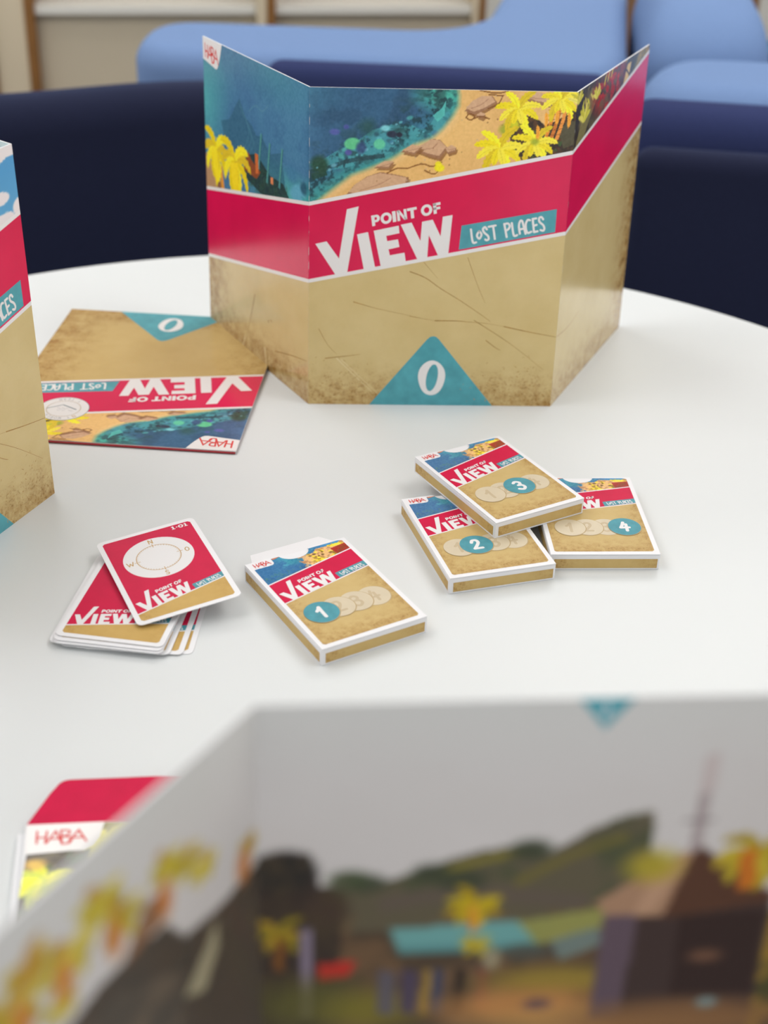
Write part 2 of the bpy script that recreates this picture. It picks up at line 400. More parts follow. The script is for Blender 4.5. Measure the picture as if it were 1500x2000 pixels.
# ------------------------------------------------------------------ lettering (millimetres on the screen's middle panel)
VIEW = [[[(5.3,141.4),(14.5,143.6),(24.8,129.3),(30.6,170.4),(40.1,172.9),(31.5,116.2),(23.0,114.1)]],
        [[(39.2,149.8),(48.1,151.9),(54.8,121.7),(45.6,119.5)]],
        [[(52.7,153.0),(73.0,157.6),(73.8,151.4),(63.1,148.9),(64.0,144.6),(72.8,146.2),(74.2,139.9),(65.3,137.7),(66.5,132.7),(78.5,135.1),(79.8,127.6),(59.4,122.9)]],
        [[(74.6,158.4),(83.4,160.3),(91.2,145.2),(91.9,161.1),(100.5,163.0),(107.6,149.2),(108.6,165.5),(116.5,167.1),(114.6,135.1),(106.2,133.1),(97.9,150.1),(97.4,131.3),(89.3,129.6)]]]
LOST = [[(132.1,155.4),(134.2,145.0),(137.0,144.7)],[(139.0,154.0),(141.0,151.3),(139.4,147.8),(137.3,150.5),(139.0,154.0)],[(145.1,155.6),(143.5,157.5),(141.9,155.7),(143.1,153.0),(146.3,150.3),(147.1,147.6),(145.5,146.6),(144.4,147.2)],
        [(146.5,157.8),(152.1,159.0)],[(150.1,158.2),(152.2,147.8)],[(159.1,160.4),(161.8,149.5)],[(159.1,160.1),(162.0,160.8),(163.7,158.8),(162.7,156.1),(160.5,154.7)],
        [(165.2,161.2),(167.5,151.2),(170.3,151.3)],[(172.4,152.5),(171.2,158.9),(172.0,162.9),(173.6,162.9),(175.2,158.3),(177.1,152.5)],[(171.7,155.9),(175.8,156.9)],
        [(179.9,163.8),(177.9,163.8),(176.7,160.4),(177.4,155.6),(179.1,153.2),(181.7,154.3)],[(184.9,165.4),(182.2,164.9)],[(182.0,164.9),(183.9,154.1)],[(184.0,154.0),(186.8,154.7)],[(183.0,159.2),(185.6,160.0)],
        [(190.6,164.7),(189.1,166.5),(187.3,165.6),(187.8,162.6),(191.0,159.9),(192.2,157.2),(191.4,155.3),(189.2,155.8)]]
TAG = [(124.3,158.4),(201.2,173.3),(201.3,154.2),(123.0,138.2)]
def bold_letter(ch, x, w):
    """heavy capitals in a box x..x+w by 0..1"""
    t = .30
    def R(a, b, c, d): return [[(x+a, b), (x+c, b), (x+c, d), (x+a, d)]]
    if ch == 'I': return [R(0, 0, w, 1)]
    if ch == 'T': return [R(0, .75, w, 1), R(w/2-t*.5, 0, w/2+t*.5, .76)]
    if ch == 'F': return [R(0, 0, t, 1), R(0, .75, w, 1), R(0, .36, w*.92, .60)]
    if ch == 'N': return [R(0, 0, t*.85, 1), R(w-t*.85, 0, w, 1), [[(x, 1), (x+t*.9, 1), (x+w, 0), (x+w-t*.9, 0)]]]
    if ch == 'O': return [[ellipse(x+w/2, .5, w/2, .53, n=32), ellipse(x+w/2, .5, w/2-t*.92, .28, n=24)]]
    if ch == 'P': return [R(0, 0, t, 1), [[(x+t-.02, 1), (x+w*.6, 1)] + [(x+w*.62+w*.38*math.sin(a), .66+.34*math.cos(a)) for a in np.linspace(.05, math.pi-.05, 10)] + [(x+w*.6, .32), (x+t-.02, .32)],
                                           [(x+t, .78), (x+t, .54), (x+w*.6, .54), (x+w*.66, .66), (x+w*.6, .78)]]]
_pw = [('P', 0, .80), ('O', .86, 1.06), ('I', 1.99, .33), ('N', 2.43, .92), ('T', 3.42, .92), ('O', 4.72, 1.07), ('F', 5.89, .72)]
_po = [pl for ch, x, w in _pw for pl in bold_letter(ch, x, w)]
POINT_OF = xf(_po, affine([(0, 0), (0, 1), (6.61, 1)], [(51.5, 156.7), (50.3, 165.4), (106.0, 177.6)]))
HABA_S = [([(0,1.0),(.04,0)],1),([(.44,.97),(.42,.0)],1),([(0,.46),(.46,.46)],1),([(.48,0),(.83,.95),(1.13,.02)],0),([(.62,.33),(1.0,.33)],1),([(1.06,1.0),(1.16,-.12)],1),
          ([(1.06,1.0),(1.42,.95),(1.42,.62),(1.12,.48)],2),([(1.12,.48),(1.55,.35),(1.50,-.08),(1.16,-.14)],2),([(1.46,0.02),(1.86,.95),(2.24,.0)],0),([(1.6,.33),(2.08,.33)],1)]
def haba(f, w):
    out = []
    for pts, k in HABA_S: out += stroke([f(p) for p in pts], w, smooth=(k == 2))
    return out
def lost(f, w):
    out = []
    for s_ in LOST: out += stroke([f(p) for p in s_], w)
    return out
# brush digits and capitals in a unit box
GL = {'0': [[(.5,1),(.2,.8),(.14,.5),(.2,.2),(.5,0),(.8,.2),(.86,.5),(.8,.8),(.5,1)]], '1': [[(.18,.66),(.40,.80),(.58,1.0)],[(.58,1.0),(.55,.5),(.54,0)]],
      '2': [[(.14,.74),(.32,.97),(.66,.97),(.78,.72),(.55,.42),(.14,.05)],[(.14,.05),(.9,.06)]], '3': [[(.16,.88),(.45,1.0),(.78,.84),(.68,.60),(.42,.53)],[(.42,.53),(.78,.44),(.84,.18),(.5,-.02),(.12,.12)]],
      '4': [[(.46,1.0),(.30,.66),(.10,.36)],[(.10,.36),(.92,.40)],[(.68,.78),(.64,.0)]], 'N': [[(.1,0),(.14,1)],[(.14,1),(.8,0)],[(.8,0),(.86,1)]], 'S': [[(.82,.86),(.5,1),(.2,.8),(.4,.54),(.74,.38),(.74,.1),(.4,0),(.12,.12)]],
      'W': [[(.0,1),(.26,0)],[(.26,0),(.5,.7)],[(.5,.7),(.76,0)],[(.76,0),(1.0,1)]], 'O': [[(.5,1),(.12,.7),(.16,.2),(.5,0),(.86,.25),(.84,.75),(.5,1)]], 'R': [[(.15,0),(.15,1)],[(.15,1),(.75,.9),(.7,.55),(.15,.48)],[(.3,.48),(.82,0)]],
      'L': [[(.18,1),(.18,0)],[(.18,0),(.8,0)]], 'D': [[(.15,0),(.15,1)],[(.15,1),(.7,.9),(.85,.5),(.7,.1),(.15,0)]], 'T': [[(.05,1),(.95,1)],[(.5,1),(.5,0)]], 'E': [[(.8,1),(.18,1)],[(.18,1),(.18,0)],[(.18,0),(.82,0)],[(.18,.5),(.7,.5)]],
      'A': [[(.05,0),(.5,1)],[(.5,1),(.95,0)],[(.22,.36),(.78,.36)]], 'M': [[(.08,0),(.14,1)],[(.14,1),(.5,.3)],[(.5,.3),(.86,1)],[(.86,1),(.92,0)]]}
def glyph(ch, cx, cy, w, h, pen, rot=0.0):
    c, s_ = math.cos(rot), math.sin(rot); out = []
    for pl in GL[ch]:
        q = []
        for x, y in pl:
            a, b = (x-.5)*w, (y-.5)*h; q.append((cx+a*c-b*s_, cy+a*s_+b*c))
        out += stroke(q, pen, smooth=len(pl) > 2)
    return out
def zero_polys(f):   # the heavy painted 0 of the triangle, design mm
    o = [(103.9+11.6*math.cos(a)*(1+.04*math.sin(3*a)), 25.3+15.9*math.sin(a)) for a in np.linspace(0, 2*math.pi, 41)[:-1]]
    o = [(x+1.7, y) for x, y in o]
    i = [(105.9+4.9*math.cos(a)+1.5*math.sin(a), 25.4+12.3*math.sin(a)) for a in np.linspace(0, 2*math.pi, 33)[:-1]]
    return xf([[o, i]], f)
TRI = [(52.6,.0),(100.4,60.2),(102.8,62.3),(105.6,63.0),(108.2,62.3),(110.4,60.2),(159.2,.0)]

# ------------------------------------------------------------------ painting the printed pictures (point colours on a fine mesh)
class Canvas:
    def __init__(s, u0, u1, v0, v1, res, bg):
        s.u0, s.v0, s.res = u0, v0, res; s.w = int((u1-u0)/res)+2; s.h = int((v1-v0)/res)+2
        s.X, s.Y = np.meshgrid(u0+np.arange(s.w)*res, v0+np.arange(s.h)*res)
        s.img = np.empty((s.h, s.w, 3)); s.img[:] = bg
        s.rng = np.random.RandomState(7)
    def noise(s, sc, oct=4, seed=0, ax=1.0):
        rng = np.random.RandomState(seed); out = np.zeros((s.h, s.w)); amp = 1; tot = 0
        for o in range(oct):
            g = rng.rand(64, 64); x = (s.X-s.u0)/sc*ax*2**o; y = (s.Y-s.v0)/sc*2**o
            xi, yi = np.floor(x).astype(int), np.floor(y).astype(int); fx, fy = x-xi, y-yi
            fx = fx*fx*(3-2*fx); fy = fy*fy*(3-2*fy)
            a = g[yi % 64, xi % 64]*(1-fx)+g[yi % 64, (xi+1) % 64]*fx; b = g[(yi+1) % 64, xi % 64]*(1-fx)+g[(yi+1) % 64, (xi+1) % 64]*fx
            out += amp*(a*(1-fy)+b*fy); tot += amp; amp *= .55
        return out/tot
    def blend(s, m, c, sub=None):
        if sub is None: s.img = s.img*(1-m[..., None])+np.array(c, float)*m[..., None]
        else:
            y0, y1, x0, x1 = sub; r = s.img[y0:y1, x0:x1]; s.img[y0:y1, x0:x1] = r*(1-m[..., None])+np.array(c, float)*m[..., None]
    def box(s, x0, x1, y0, y1):
        a = int(max(0, (x0-s.u0)/s.res-1)); b = int(min(s.w, (x1-s.u0)/s.res+2)); c = int(max(0, (y0-s.v0)/s.res-1)); d = int(min(s.h, (y1-s.v0)/s.res+2))
        return (c, d, a, b) if d > c and b > a else None
    def poly(s, pts, c, alpha=1.0):
        P = np.array(pts, float); bb = s.box(P[:, 0].min(), P[:, 0].max(), P[:, 1].min(), P[:, 1].max())
        if bb is None: return
        y0, y1, x0, x1 = bb; X, Y = s.X[y0:y1, x0:x1], s.Y[y0:y1, x0:x1]; ins = np.zeros(X.shape, bool)
        for i in range(len(P)):
            (xa, ya), (xb, yb) = P[i-1], P[i]
            if ya == yb: continue
            ins ^= ((ya > Y) != (yb > Y)) & (X < (xb-xa)*(Y-ya)/(yb-ya)+xa)
        s.blend(ins*alpha, c, bb)
    def ell(s, cx, cy, rx, ry, c, alpha=1.0, soft=.15, rot=0.0):
        R = max(rx, ry)*(1+soft)+1; bb = s.box(cx-R, cx+R, cy-R, cy+R)
        if bb is None: return
        y0, y1, x0, x1 = bb; X, Y = s.X[y0:y1, x0:x1]-cx, s.Y[y0:y1, x0:x1]-cy
        co, si = math.cos(rot), math.sin(rot); d = np.hypot((X*co+Y*si)/rx, (-X*si+Y*co)/ry)
        s.blend(np.clip((1+soft-d)/(2*soft+1e-6), 0, 1)*alpha, c, bb)
    def line(s, pts, w, c, alpha=1.0):
        P = smooth_line(pts, 5)
        for i in range(len(P)-1):
            (xa, ya), (xb, yb) = P[i], P[i+1]; L = math.hypot(xb-xa, yb-ya)+1e-6; nx, ny = -(yb-ya)/L*w/2, (xb-xa)/L*w/2
            s.poly([(xa-nx, ya-ny), (xb-nx, yb-ny), (xb+nx, yb+ny), (xa+nx, ya+ny)], c, alpha)
    def leaf(s, x, y, ang, L, wd, c, droop=.6):
        n = 15; mid = []; px, py, a = x, y, ang
        sg = -1 if math.cos(ang) > 0 else 1
        for i in range(n):
            mid.append((px, py, a)); px += L/n*math.cos(a); py += L/n*math.sin(a); a += sg*droop/n*1.6
        A, B = [], []
        for i, (qx, qy, qa) in enumerate(mid):
            t = i/(n-1); w = wd*(.12+1.75*t**.6*(1-t)**.7)*(1-.32*(i % 2))*(1 if t < .98 else .2)
            A.append((qx-math.sin(qa)*w, qy+math.cos(qa)*w)); B.append((qx+math.sin(qa)*w, qy-math.cos(qa)*w))
        s.poly(A+B[::-1], c)
        s.line([(q[0], q[1]) for q in mid[::7]], .35, np.array(c)*.82, .7)
    def palm(s, x, y, r, sx=1.0, cols=((240, 222, 40), (225, 200, 25), (214, 184, 40)), n=7, seed=0, droop=.7):
        rg = random.Random(seed)
        for i in range(n):
            a = math.pi*(-.22+1.44*i/(n-1))+rg.uniform(-.12, .12)
            s.leaf(x, y, a, r*rg.uniform(.9, 1.12), r*.15*sx, cols[i % len(cols)], droop)
        for i in range(2): s.leaf(x, y, -math.pi/2+(-.45+.9*i), r*.62, r*.15*sx, cols[(i+1) % len(cols)], .25)
    def sample(s, U, V):
        x = np.clip((U-s.u0)/s.res, 0, s.w-1.001); y = np.clip((V-s.v0)/s.res, 0, s.h-1.001)
        xi, yi = x.astype(int), y.astype(int); fx, fy = (x-xi)[..., None], (y-yi)[..., None]; I = s.img
        return (I[yi, xi]*(1-fx)+I[yi, xi+1]*fx)*(1-fy)+(I[yi+1, xi]*(1-fx)+I[yi+1, xi+1]*fx)*fy

def picture(name, fr, canvas, u0, u1, lo, hi, res, d, parent, shift=0.0, keep=None, gain=1.12, sv=lambda v: v):
    """a fine printed sheet between v = lo(u) and v = hi(u); colours sampled from the canvas at (u + shift, sv(v))"""
    nu = max(2, int(round((u1-u0)/res))+1); U = np.linspace(u0, u1, nu)
    LO = np.array([lo(u) for u in U]); HI = np.array([hi(u) for u in U])
    nv = max(2, int(round((HI-LO).max()/res))+1); T = np.linspace(0, 1, nv)
    UU = np.repeat(U[None], nv, 0); VV = LO[None]+(HI-LO)[None]*T[:, None]
    C = np.clip(lin(np.clip(canvas.sample(UU+shift, sv(VV)), 0, 255))*gain, 0, .95).reshape(-1, 3)
    P = np.array(fr.P0)[None]+np.outer(UU.ravel()*.001, fr.ex)+np.outer(VV.ravel()*.001, fr.ey)+np.array(fr.n)[None]*d*.001
    I = np.arange(nu*nv).reshape(nv, nu); F = np.stack([I[:-1, :-1], I[:-1, 1:], I[1:, 1:], I[1:, :-1]], -1).reshape(-1, 4)
    if keep is not None:
        cu = UU.ravel()[F].mean(1); cv = VV.ravel()[F].mean(1); F = F[keep(cu, cv)]
    me = bpy.data.meshes.new(name); me.vertices.add(len(P)); me.vertices.foreach_set('co', P.astype(np.float32).ravel())
    me.loops.add(F.size); me.loops.foreach_set('vertex_index', F.ravel().astype(np.int32))
    me.polygons.add(len(F)); me.polygons.foreach_set('loop_start', np.arange(0, F.size, 4, dtype=np.int32))
    me.update(calc_edges=True)
    a = me.color_attributes.new('paint', 'FLOAT_COLOR', 'POINT'); a.data.foreach_set('color', np.c_[C, np.ones(len(C))].astype(np.float32).ravel())
    me.materials.append(M['paint']); o = bpy.data.objects.new(name, me); COL.objects.link(o); o.parent = parent
    return o

def beach_canvas():
    c = Canvas(-206, 416, 118, 270, .5, (66, 110, 146)); X, Y = c.X, c.Y
    n1, n2, n3 = c.noise(60, 4, 1), c.noise(14, 4, 2), c.noise(4, 4, 3)
    c.blend(np.clip((n1-.42)*2.5, 0, .7), (76, 126, 156)); c.blend(np.clip((n2-.55)*2, 0, .35), (56, 96, 132))
    # middle: deeper water
    c.blend(np.clip((X+8)/22, 0, 1)*.75, (46, 84, 116)); c.blend(np.clip((n2-.5)*3, 0, .5)*np.clip((X+4)/20, 0, 1), (40, 72, 100))
    c.ell(-204, 214, 30, 34, (84, 176, 170), .8, .9); c.ell(-186, 238, 34, 20, (70, 140, 150), .5, .9); c.ell(-20, 168, 70, 16, (80, 176, 158), .75, .8)
    c.ell(-60, 262, 50, 16, (64, 132, 142), .5, .9)
    # sunken hull and posts on the left sheet
    c.poly([(-167, 201), (-150, 206), (-128, 229), (-116, 215), (-103, 211), (-96, 205), (-85, 207), (-70, 196), (-50, 202), (-40, 172), (-60, 162), (-120, 166), (-160, 186)], (50, 92, 112), .62)
    for k in range(4): c.line([(-128+6*k, 224-5*k), (-110+4*k, 206-4*k), (-120+6*k, 188)], 1.3, (74, 122, 140), .55)
    c.line([(-110, 222), (-96, 230), (-84, 228), (-72, 236)], 1.2, (86, 134, 152), .5)
    c.poly([(-117, 183), (-96, 190), (-70, 178), (-46, 178), (-34, 168), (-44, 158), (-90, 158), (-122, 164)], (40, 58, 56), .9)
    c.blend(np.clip((n3-.5)*6, 0, .5)*((X > -118) & (X < -38) & (Y < 180)), (50, 78, 62))
    for px, pt, pb in ((-86, 209, 178), (-70, 205, 170), (-47, 206, 172)): c.line([(px, pt), (px-3, (pt+pb)/2), (px-6, pb)], 3.2, (80, 142, 138)); c.line([(px+1.4, pt), (px-1.6, (pt+pb)/2), (px-4.6, pb)], 1.0, (46, 88, 98))
    c.poly([(-112, 188), (-106, 182), (-88, 176), (-96, 168), (-122, 170)], (134, 72, 42)); c.poly([(-99, 190), (-93, 190), (-92, 174), (-98, 172)], (196, 106, 54)); c.poly([(-69, 177), (-64, 178), (-64, 172), (-69, 172)], (214, 130, 84))
    c.poly([(-206, 166), (-188, 158), (-170, 146), (-160, 134), (-206, 118)], (172, 134, 98)); c.poly([(-180, 150), (-166, 142), (-160, 130), (-176, 128)], (130, 92, 66))
    c.line([(-170, 160), (-166, 140)], 6, (214, 144, 50)); c.line([(-138, 160), (-132, 138)], 6, (206, 132, 46))
    c.palm(-180, 172, 34, 1.15, n=8, seed=3, droop=1.1); c.palm(-140, 172, 36, 1.15, n=8, seed=5, droop=1.1); c.poly([(-190, 170), (-178, 176), (-172, 150), (-180, 138)], (238, 214, 34)); c.poly([(-150, 168), (-134, 172), (-132, 140), (-142, 136)], (236, 208, 32))
    c.ell(-18, 178, 16, 7, (92, 158, 182), 1, .2, .3); c.ell(-30, 190, 9, 6, (66, 118, 150), .8, .4); c.ell(-8, 184, 7, 5, (44, 84, 104), .9, .3)
    # shore: sand on the lower right
    sx = np.array([-20, 9, 34, 46, 65, 83, 96.5, 105.5, 113, 117, 117, 114]); sy = np.array([156, 178, 198, 202.5, 211, 223, 228, 236, 246, 254, 262, 275.])
    dist = np.full(X.shape, 1e9)
    for i in range(len(sx)-1):
        ax, ay, bx, by = sx[i], sy[i], sx[i+1], sy[i+1]; t = np.clip(((X-ax)*(bx-ax)+(Y-ay)*(by-ay))/((bx-ax)**2+(by-ay)**2), 0, 1)
        dist = np.minimum(dist, np.hypot(X-ax-t*(bx-ax), Y-ay-t*(by-ay)))
    side = (np.interp(X, sx[:-1], sy[:-1], left=-1e3, right=1e4) > Y) & (X > -15)
    sd = np.where(side, -dist, dist)                     # negative on the sand
    sea = X > -14
    c.blend(np.clip(1-(sd+2)/15, 0, 1)*sea*(X > -12), (74, 168, 152)); c.blend(np.clip(1-(sd-9)/14, 0, 1)*.45*sea*(n2 > .35), (52, 138, 142))
    c.ell(104, 262, 18, 10, (72, 170, 152), .95, .6)
    # reef
    reef = [(0, 206), (8, 208), (20, 216), (36, 224), (50, 234), (66, 239), (82, 238), (92, 232), (98, 244), (110, 250), (112, 240), (100, 229), (84, 224), (66, 217), (46, 208), (28, 204), (10, 200)]
    c.poly(reef, (70, 148, 156), .85)
    rg = np.random.RandomState(4)
    m = np.clip((n3-.5)*7, 0, 1)*np.clip(1-np.abs(sd-14)/16, 0, 1)*(X > 0)
    c.blend(np.clip(m*1.3, 0, .92), (30, 62, 74)); m = np.clip((c.noise(7, 4, 9, .5)-.56)*9, 0, 1)*np.clip(1-np.abs(sd-18)/24, 0, 1)*(X > 0); c.blend(m*.8, (34, 66, 70))
    c.line([(0, 200), (16, 204), (30, 209), (46, 212), (60, 214)], 3.4, (36, 66, 76), .8); c.line([(2, 196), (14, 200)], 5, (34, 70, 62), .9)
    c.ell(8, 206, 7, 7, (36, 70, 56), .9, .3); c.ell(46, 236, 6, 6, (34, 74, 70), .7, .6)
    for k in range(46):
        t = rg.rand(); px = 6+96*t; py = 205+34*min(1, t*1.25)-(6 if t > .8 else 0)+rg.uniform(-9, 7); r = rg.uniform(.5, 1.9)
        c.ell(px, py, r*rg.uniform(1, 1.7), r, [(96, 182, 190), (84, 170, 168), (62, 120, 150), (40, 76, 92), (110, 178, 196), (44, 86, 104), (30, 60, 66)][rg.randint(7)], .75, .35, rg.uniform(-.5, .5))
    c.ell(34, 223, 6.4, 4.6, (92, 184, 134), 1, .12, .1); c.ell(55.5, 223, 4.6, 4, (92, 186, 150), 1, .15); c.ell(20, 232, 4, 2.4, (84, 92, 160), .9, .3); c.ell(29, 236, 2.2, 1.8, (76, 84, 150), .9, .3)
    c.ell(31, 216, 2.8, 2.2, (84, 84, 156), .9, .3); c.ell(41, 220, 4, 4.6, (52, 76, 116), .9, .3); c.ell(65, 231, 4, 2.6, (40, 50, 70), 1, .2); c.ell(71, 230.5, 2.4, 1.9, (40, 44, 62), 1, .2); c.ell(60, 235.5, 3.6, 2.4, (122, 196, 204), .95, .3)
    c.poly([(97, 246), (104, 252), (107, 258), (106, 246), (101, 241)], (84, 180, 172), .9)
    # sand
    s_ = np.clip(.5-sd/5, 0, 1)*sea*(X < 420); c.blend(s_*(X < 240), (222, 178, 112)); c.blend(s_*np.clip((n1-.4)*2.2, 0, .45)*(X < 240), (206, 158, 96)); c.blend(np.clip(1-np.abs(sd+3)/4, 0, 1)*.5*(X > 0)*(X < 118), (226, 190, 134))
    def rock(P, a=(198, 158, 124), b=(150, 108, 80)):
        P = np.array(P, float); c.poly(P+[1.2, -1.8], (128, 86, 52), .75); c.poly(P, b); ctr = P.mean(0); c.poly((P-ctr)*[.92, .82]+ctr+[-.3, 1.0], a); c.line([tuple(P[0]*.6+ctr*.4), tuple(ctr), tuple(P[len(P)//2]*.7+ctr*.3)], .5, (160, 116, 88), .8)
    rock([(30, 182), (36, 190), (46, 197), (57, 201), (70, 199), (80, 197), (79, 190), (60, 184), (44, 178)]); rock([(52, 204), (60, 209), (68, 209), (64, 204)])
    rock([(82, 219), (88, 222), (97, 228), (104, 227), (110, 221), (104, 212), (95, 214)]); rock([(108, 220), (113, 223), (117, 221), (116, 218), (110, 216)]); rock([(73, 217), (82, 223), (90, 221), (84, 215)])
    rock([(122, 250), (127, 257), (135, 262), (143, 262), (147, 257), (138, 251), (129, 247)]); rock([(131, 246), (135, 249), (139, 247), (136, 244)]); rock([(166, 262), (178, 266), (192, 262), (190, 255), (178, 257)])
    for P in ([(123, 245), (126, 248), (130, 246), (127, 243), (123, 245)], [(129, 244), (135, 246), (142, 244)], [(140, 252), (148, 256), (151, 262)], [(78, 204), (90, 208), (98, 206), (106, 210)], [(92, 203), (100, 200), (105, 205)], [(62, 200), (70, 204), (78, 204)], [(133, 266), (146, 264), (156, 266)], [(140, 263), (152, 262)]):
        c.line(P, 1.0, (120, 74, 36), .9)
    for k in range(60):
        px = rg.uniform(40, 165); py = rg.uniform(190, 264)
        if np.interp(px, sx[:-1], sy[:-1], right=300) > py+6: c.ell(px, py, rg.uniform(.3, .9), rg.uniform(.3, .7), [(150, 112, 70), (190, 160, 130), (128, 88, 50)][rg.randint(3)], .9, .3)
    c.ell(103, 208, 2.6, 2.2, (226, 208, 40), 1, .2); c.ell(104, 205, 4, 3, (232, 216, 40), 1, .2)
    # undergrowth and yellow palms
    c.poly([(158, 238), (166, 246), (176, 248), (186, 240), (196, 244), (206, 252), (216, 256), (216, 212), (170, 212), (160, 222)], (48, 36, 28)); c.blend(np.clip((n3-.45)*5, 0, .8)*((X > 156) & (X < 216) & (Y > 212) & (Y < 250))*(np.abs(c.img[..., 0]-48) < 12), (92, 58, 32))
    c.blend(np.clip((c.noise(3, 3, 12)-.55)*9, 0, .9)*((X > 158) & (X < 212) & (Y > 212) & (Y < 236))*(c.img[..., 1] < 70), (60, 86, 46))
    c.poly([(198, 236), (204, 244), (212, 244), (212, 226), (202, 222)], (78, 72, 50))
    for px, a in ((190, (220, 132, 44)), (194.5, (196, 112, 40)), (199, (224, 142, 60))): c.line([(px+3, 258), (px+1, 244), (px-3, 229)], 2.8, a)
    for y_ in range(232, 256, 4): c.line([(188, y_), (200, y_+1.5)], .6, (130, 70, 26), .7)
    c.ell(160, 240, 6, 5, (196, 190, 36), 1, .3); c.ell(155, 236, 5, 4, (150, 160, 44), .9, .4)
    for px, py, r, sd_ in ((164, 252, 21, 1), (197, 260, 19, 2), (151, 221, 24, 4), (179, 226, 20, 6)): c.palm(px, py, r, 1.25, n=8, seed=sd_, cols=((242, 228, 44), (230, 208, 28), (236, 218, 60), (212, 184, 30)))
    for px, py, sg in ((196, 252, -1), (186, 250, 1), (204, 250, 1), (180, 240, 1)): c.leaf(px, py, -math.pi/2+.25*sg, 13, 2.0, (236, 160, 52), .3)
    c.ell(179, 227, 3, 2.4, (150, 160, 40), .9, .5)
    # right-hand sheet
    R = X > 210; c.blend(R*1.0, (70, 62, 44)); c.blend(R*np.clip((n2-.42)*4, 0, .8), (112, 100, 66)); c.blend(R*np.clip((n3-.5)*6, 0, .8), (44, 36, 32))
    c.poly([(212, 216), (224, 238), (246, 262), (270, 256), (246, 236), (224, 214)], (122, 112, 68)); c.poly([(210, 246), (216, 262), (226, 268), (222, 246), (214, 232)], (56, 52, 46))
    rd = R*np.clip((c.noise(5, 4, 21)-.34)*5, 0, 1)*np.clip(1.5-np.hypot((X-296)/36, (Y-253)/17), 0, 1); c.blend(np.clip(rd*1.4, 0, 1), (158, 40, 30)); c.blend(np.clip(rd*np.clip((n3-.5)*6, 0, 1), 0, 1), (176, 62, 40))
    for px, py, r, sd_ in ((232, 238, 18, 2), (214, 256, 14, 8), (262, 250, 13, 9)):
        for k in range(6): c.leaf(px, py, math.pi/2+(-.9+.36*k), r, r*.17, [(214, 204, 70), (196, 184, 56), (228, 214, 96)][k % 3], .4)
    for k in range(9): c.leaf(226+k*9, 246+k*1.6, math.pi/2+rg.uniform(-.8, .8), 12, 1.7, (222, 198, 96) if k % 2 else (206, 196, 60), .3)
    c.poly([(334, 240), (346, 262), (356, 262), (350, 244)], (210, 176, 110)); c.poly([(352, 244), (372, 262), (404, 268), (404, 250)], (96, 92, 44)); c.line([(330, 250), (340, 258), (352, 252)], 2, (60, 46, 34)); c.blend(R*(X > 330)*np.clip((n2-.5)*5, 0, .6), (176, 140, 84))
    # brushy grain
    g = (c.noise(1.6, 2, 31)-.5)*16; c.img += g[..., None]
    return c
BEACH = beach_canvas()

def sky_canvas():
    c = Canvas(-206, 416, 118, 270, 1.0, (92, 156, 192)); X, Y = c.X, c.Y
    c.blend(np.clip((Y-190)/80, 0, 1), (74, 140, 186)); c.blend(np.clip((205-Y)/60, 0, 1), (132, 180, 196))
    rg = random.Random(5)
    for k in range(8):
        x = -180+34*k+(150 if k > 4 else 0); y = 190+rg.uniform(-12, 40)
        for j in range(6): c.ell(x+rg.uniform(-26, 26), y+rg.uniform(-5, 5), rg.uniform(7, 13), rg.uniform(4, 7), (216, 206, 206), 1, .08)
    c.ell(213, 223, 10, 7, (218, 208, 206), 1, .05); c.ell(190, 233, 11, 4.6, (216, 206, 206), 1, .05); c.ell(178, 231, 12, 5, (216, 206, 206), 1, .05); c.ell(196, 219, 8, 4, (216, 206, 206), 1, .05)
    c.poly([(140, 270), (140, 246), (170, 249), (190, 254), (203, 258.5), (214, 259), (260, 260), (416, 262), (416, 270)], (216, 208, 206))
    return c
SKY = sky_canvas()

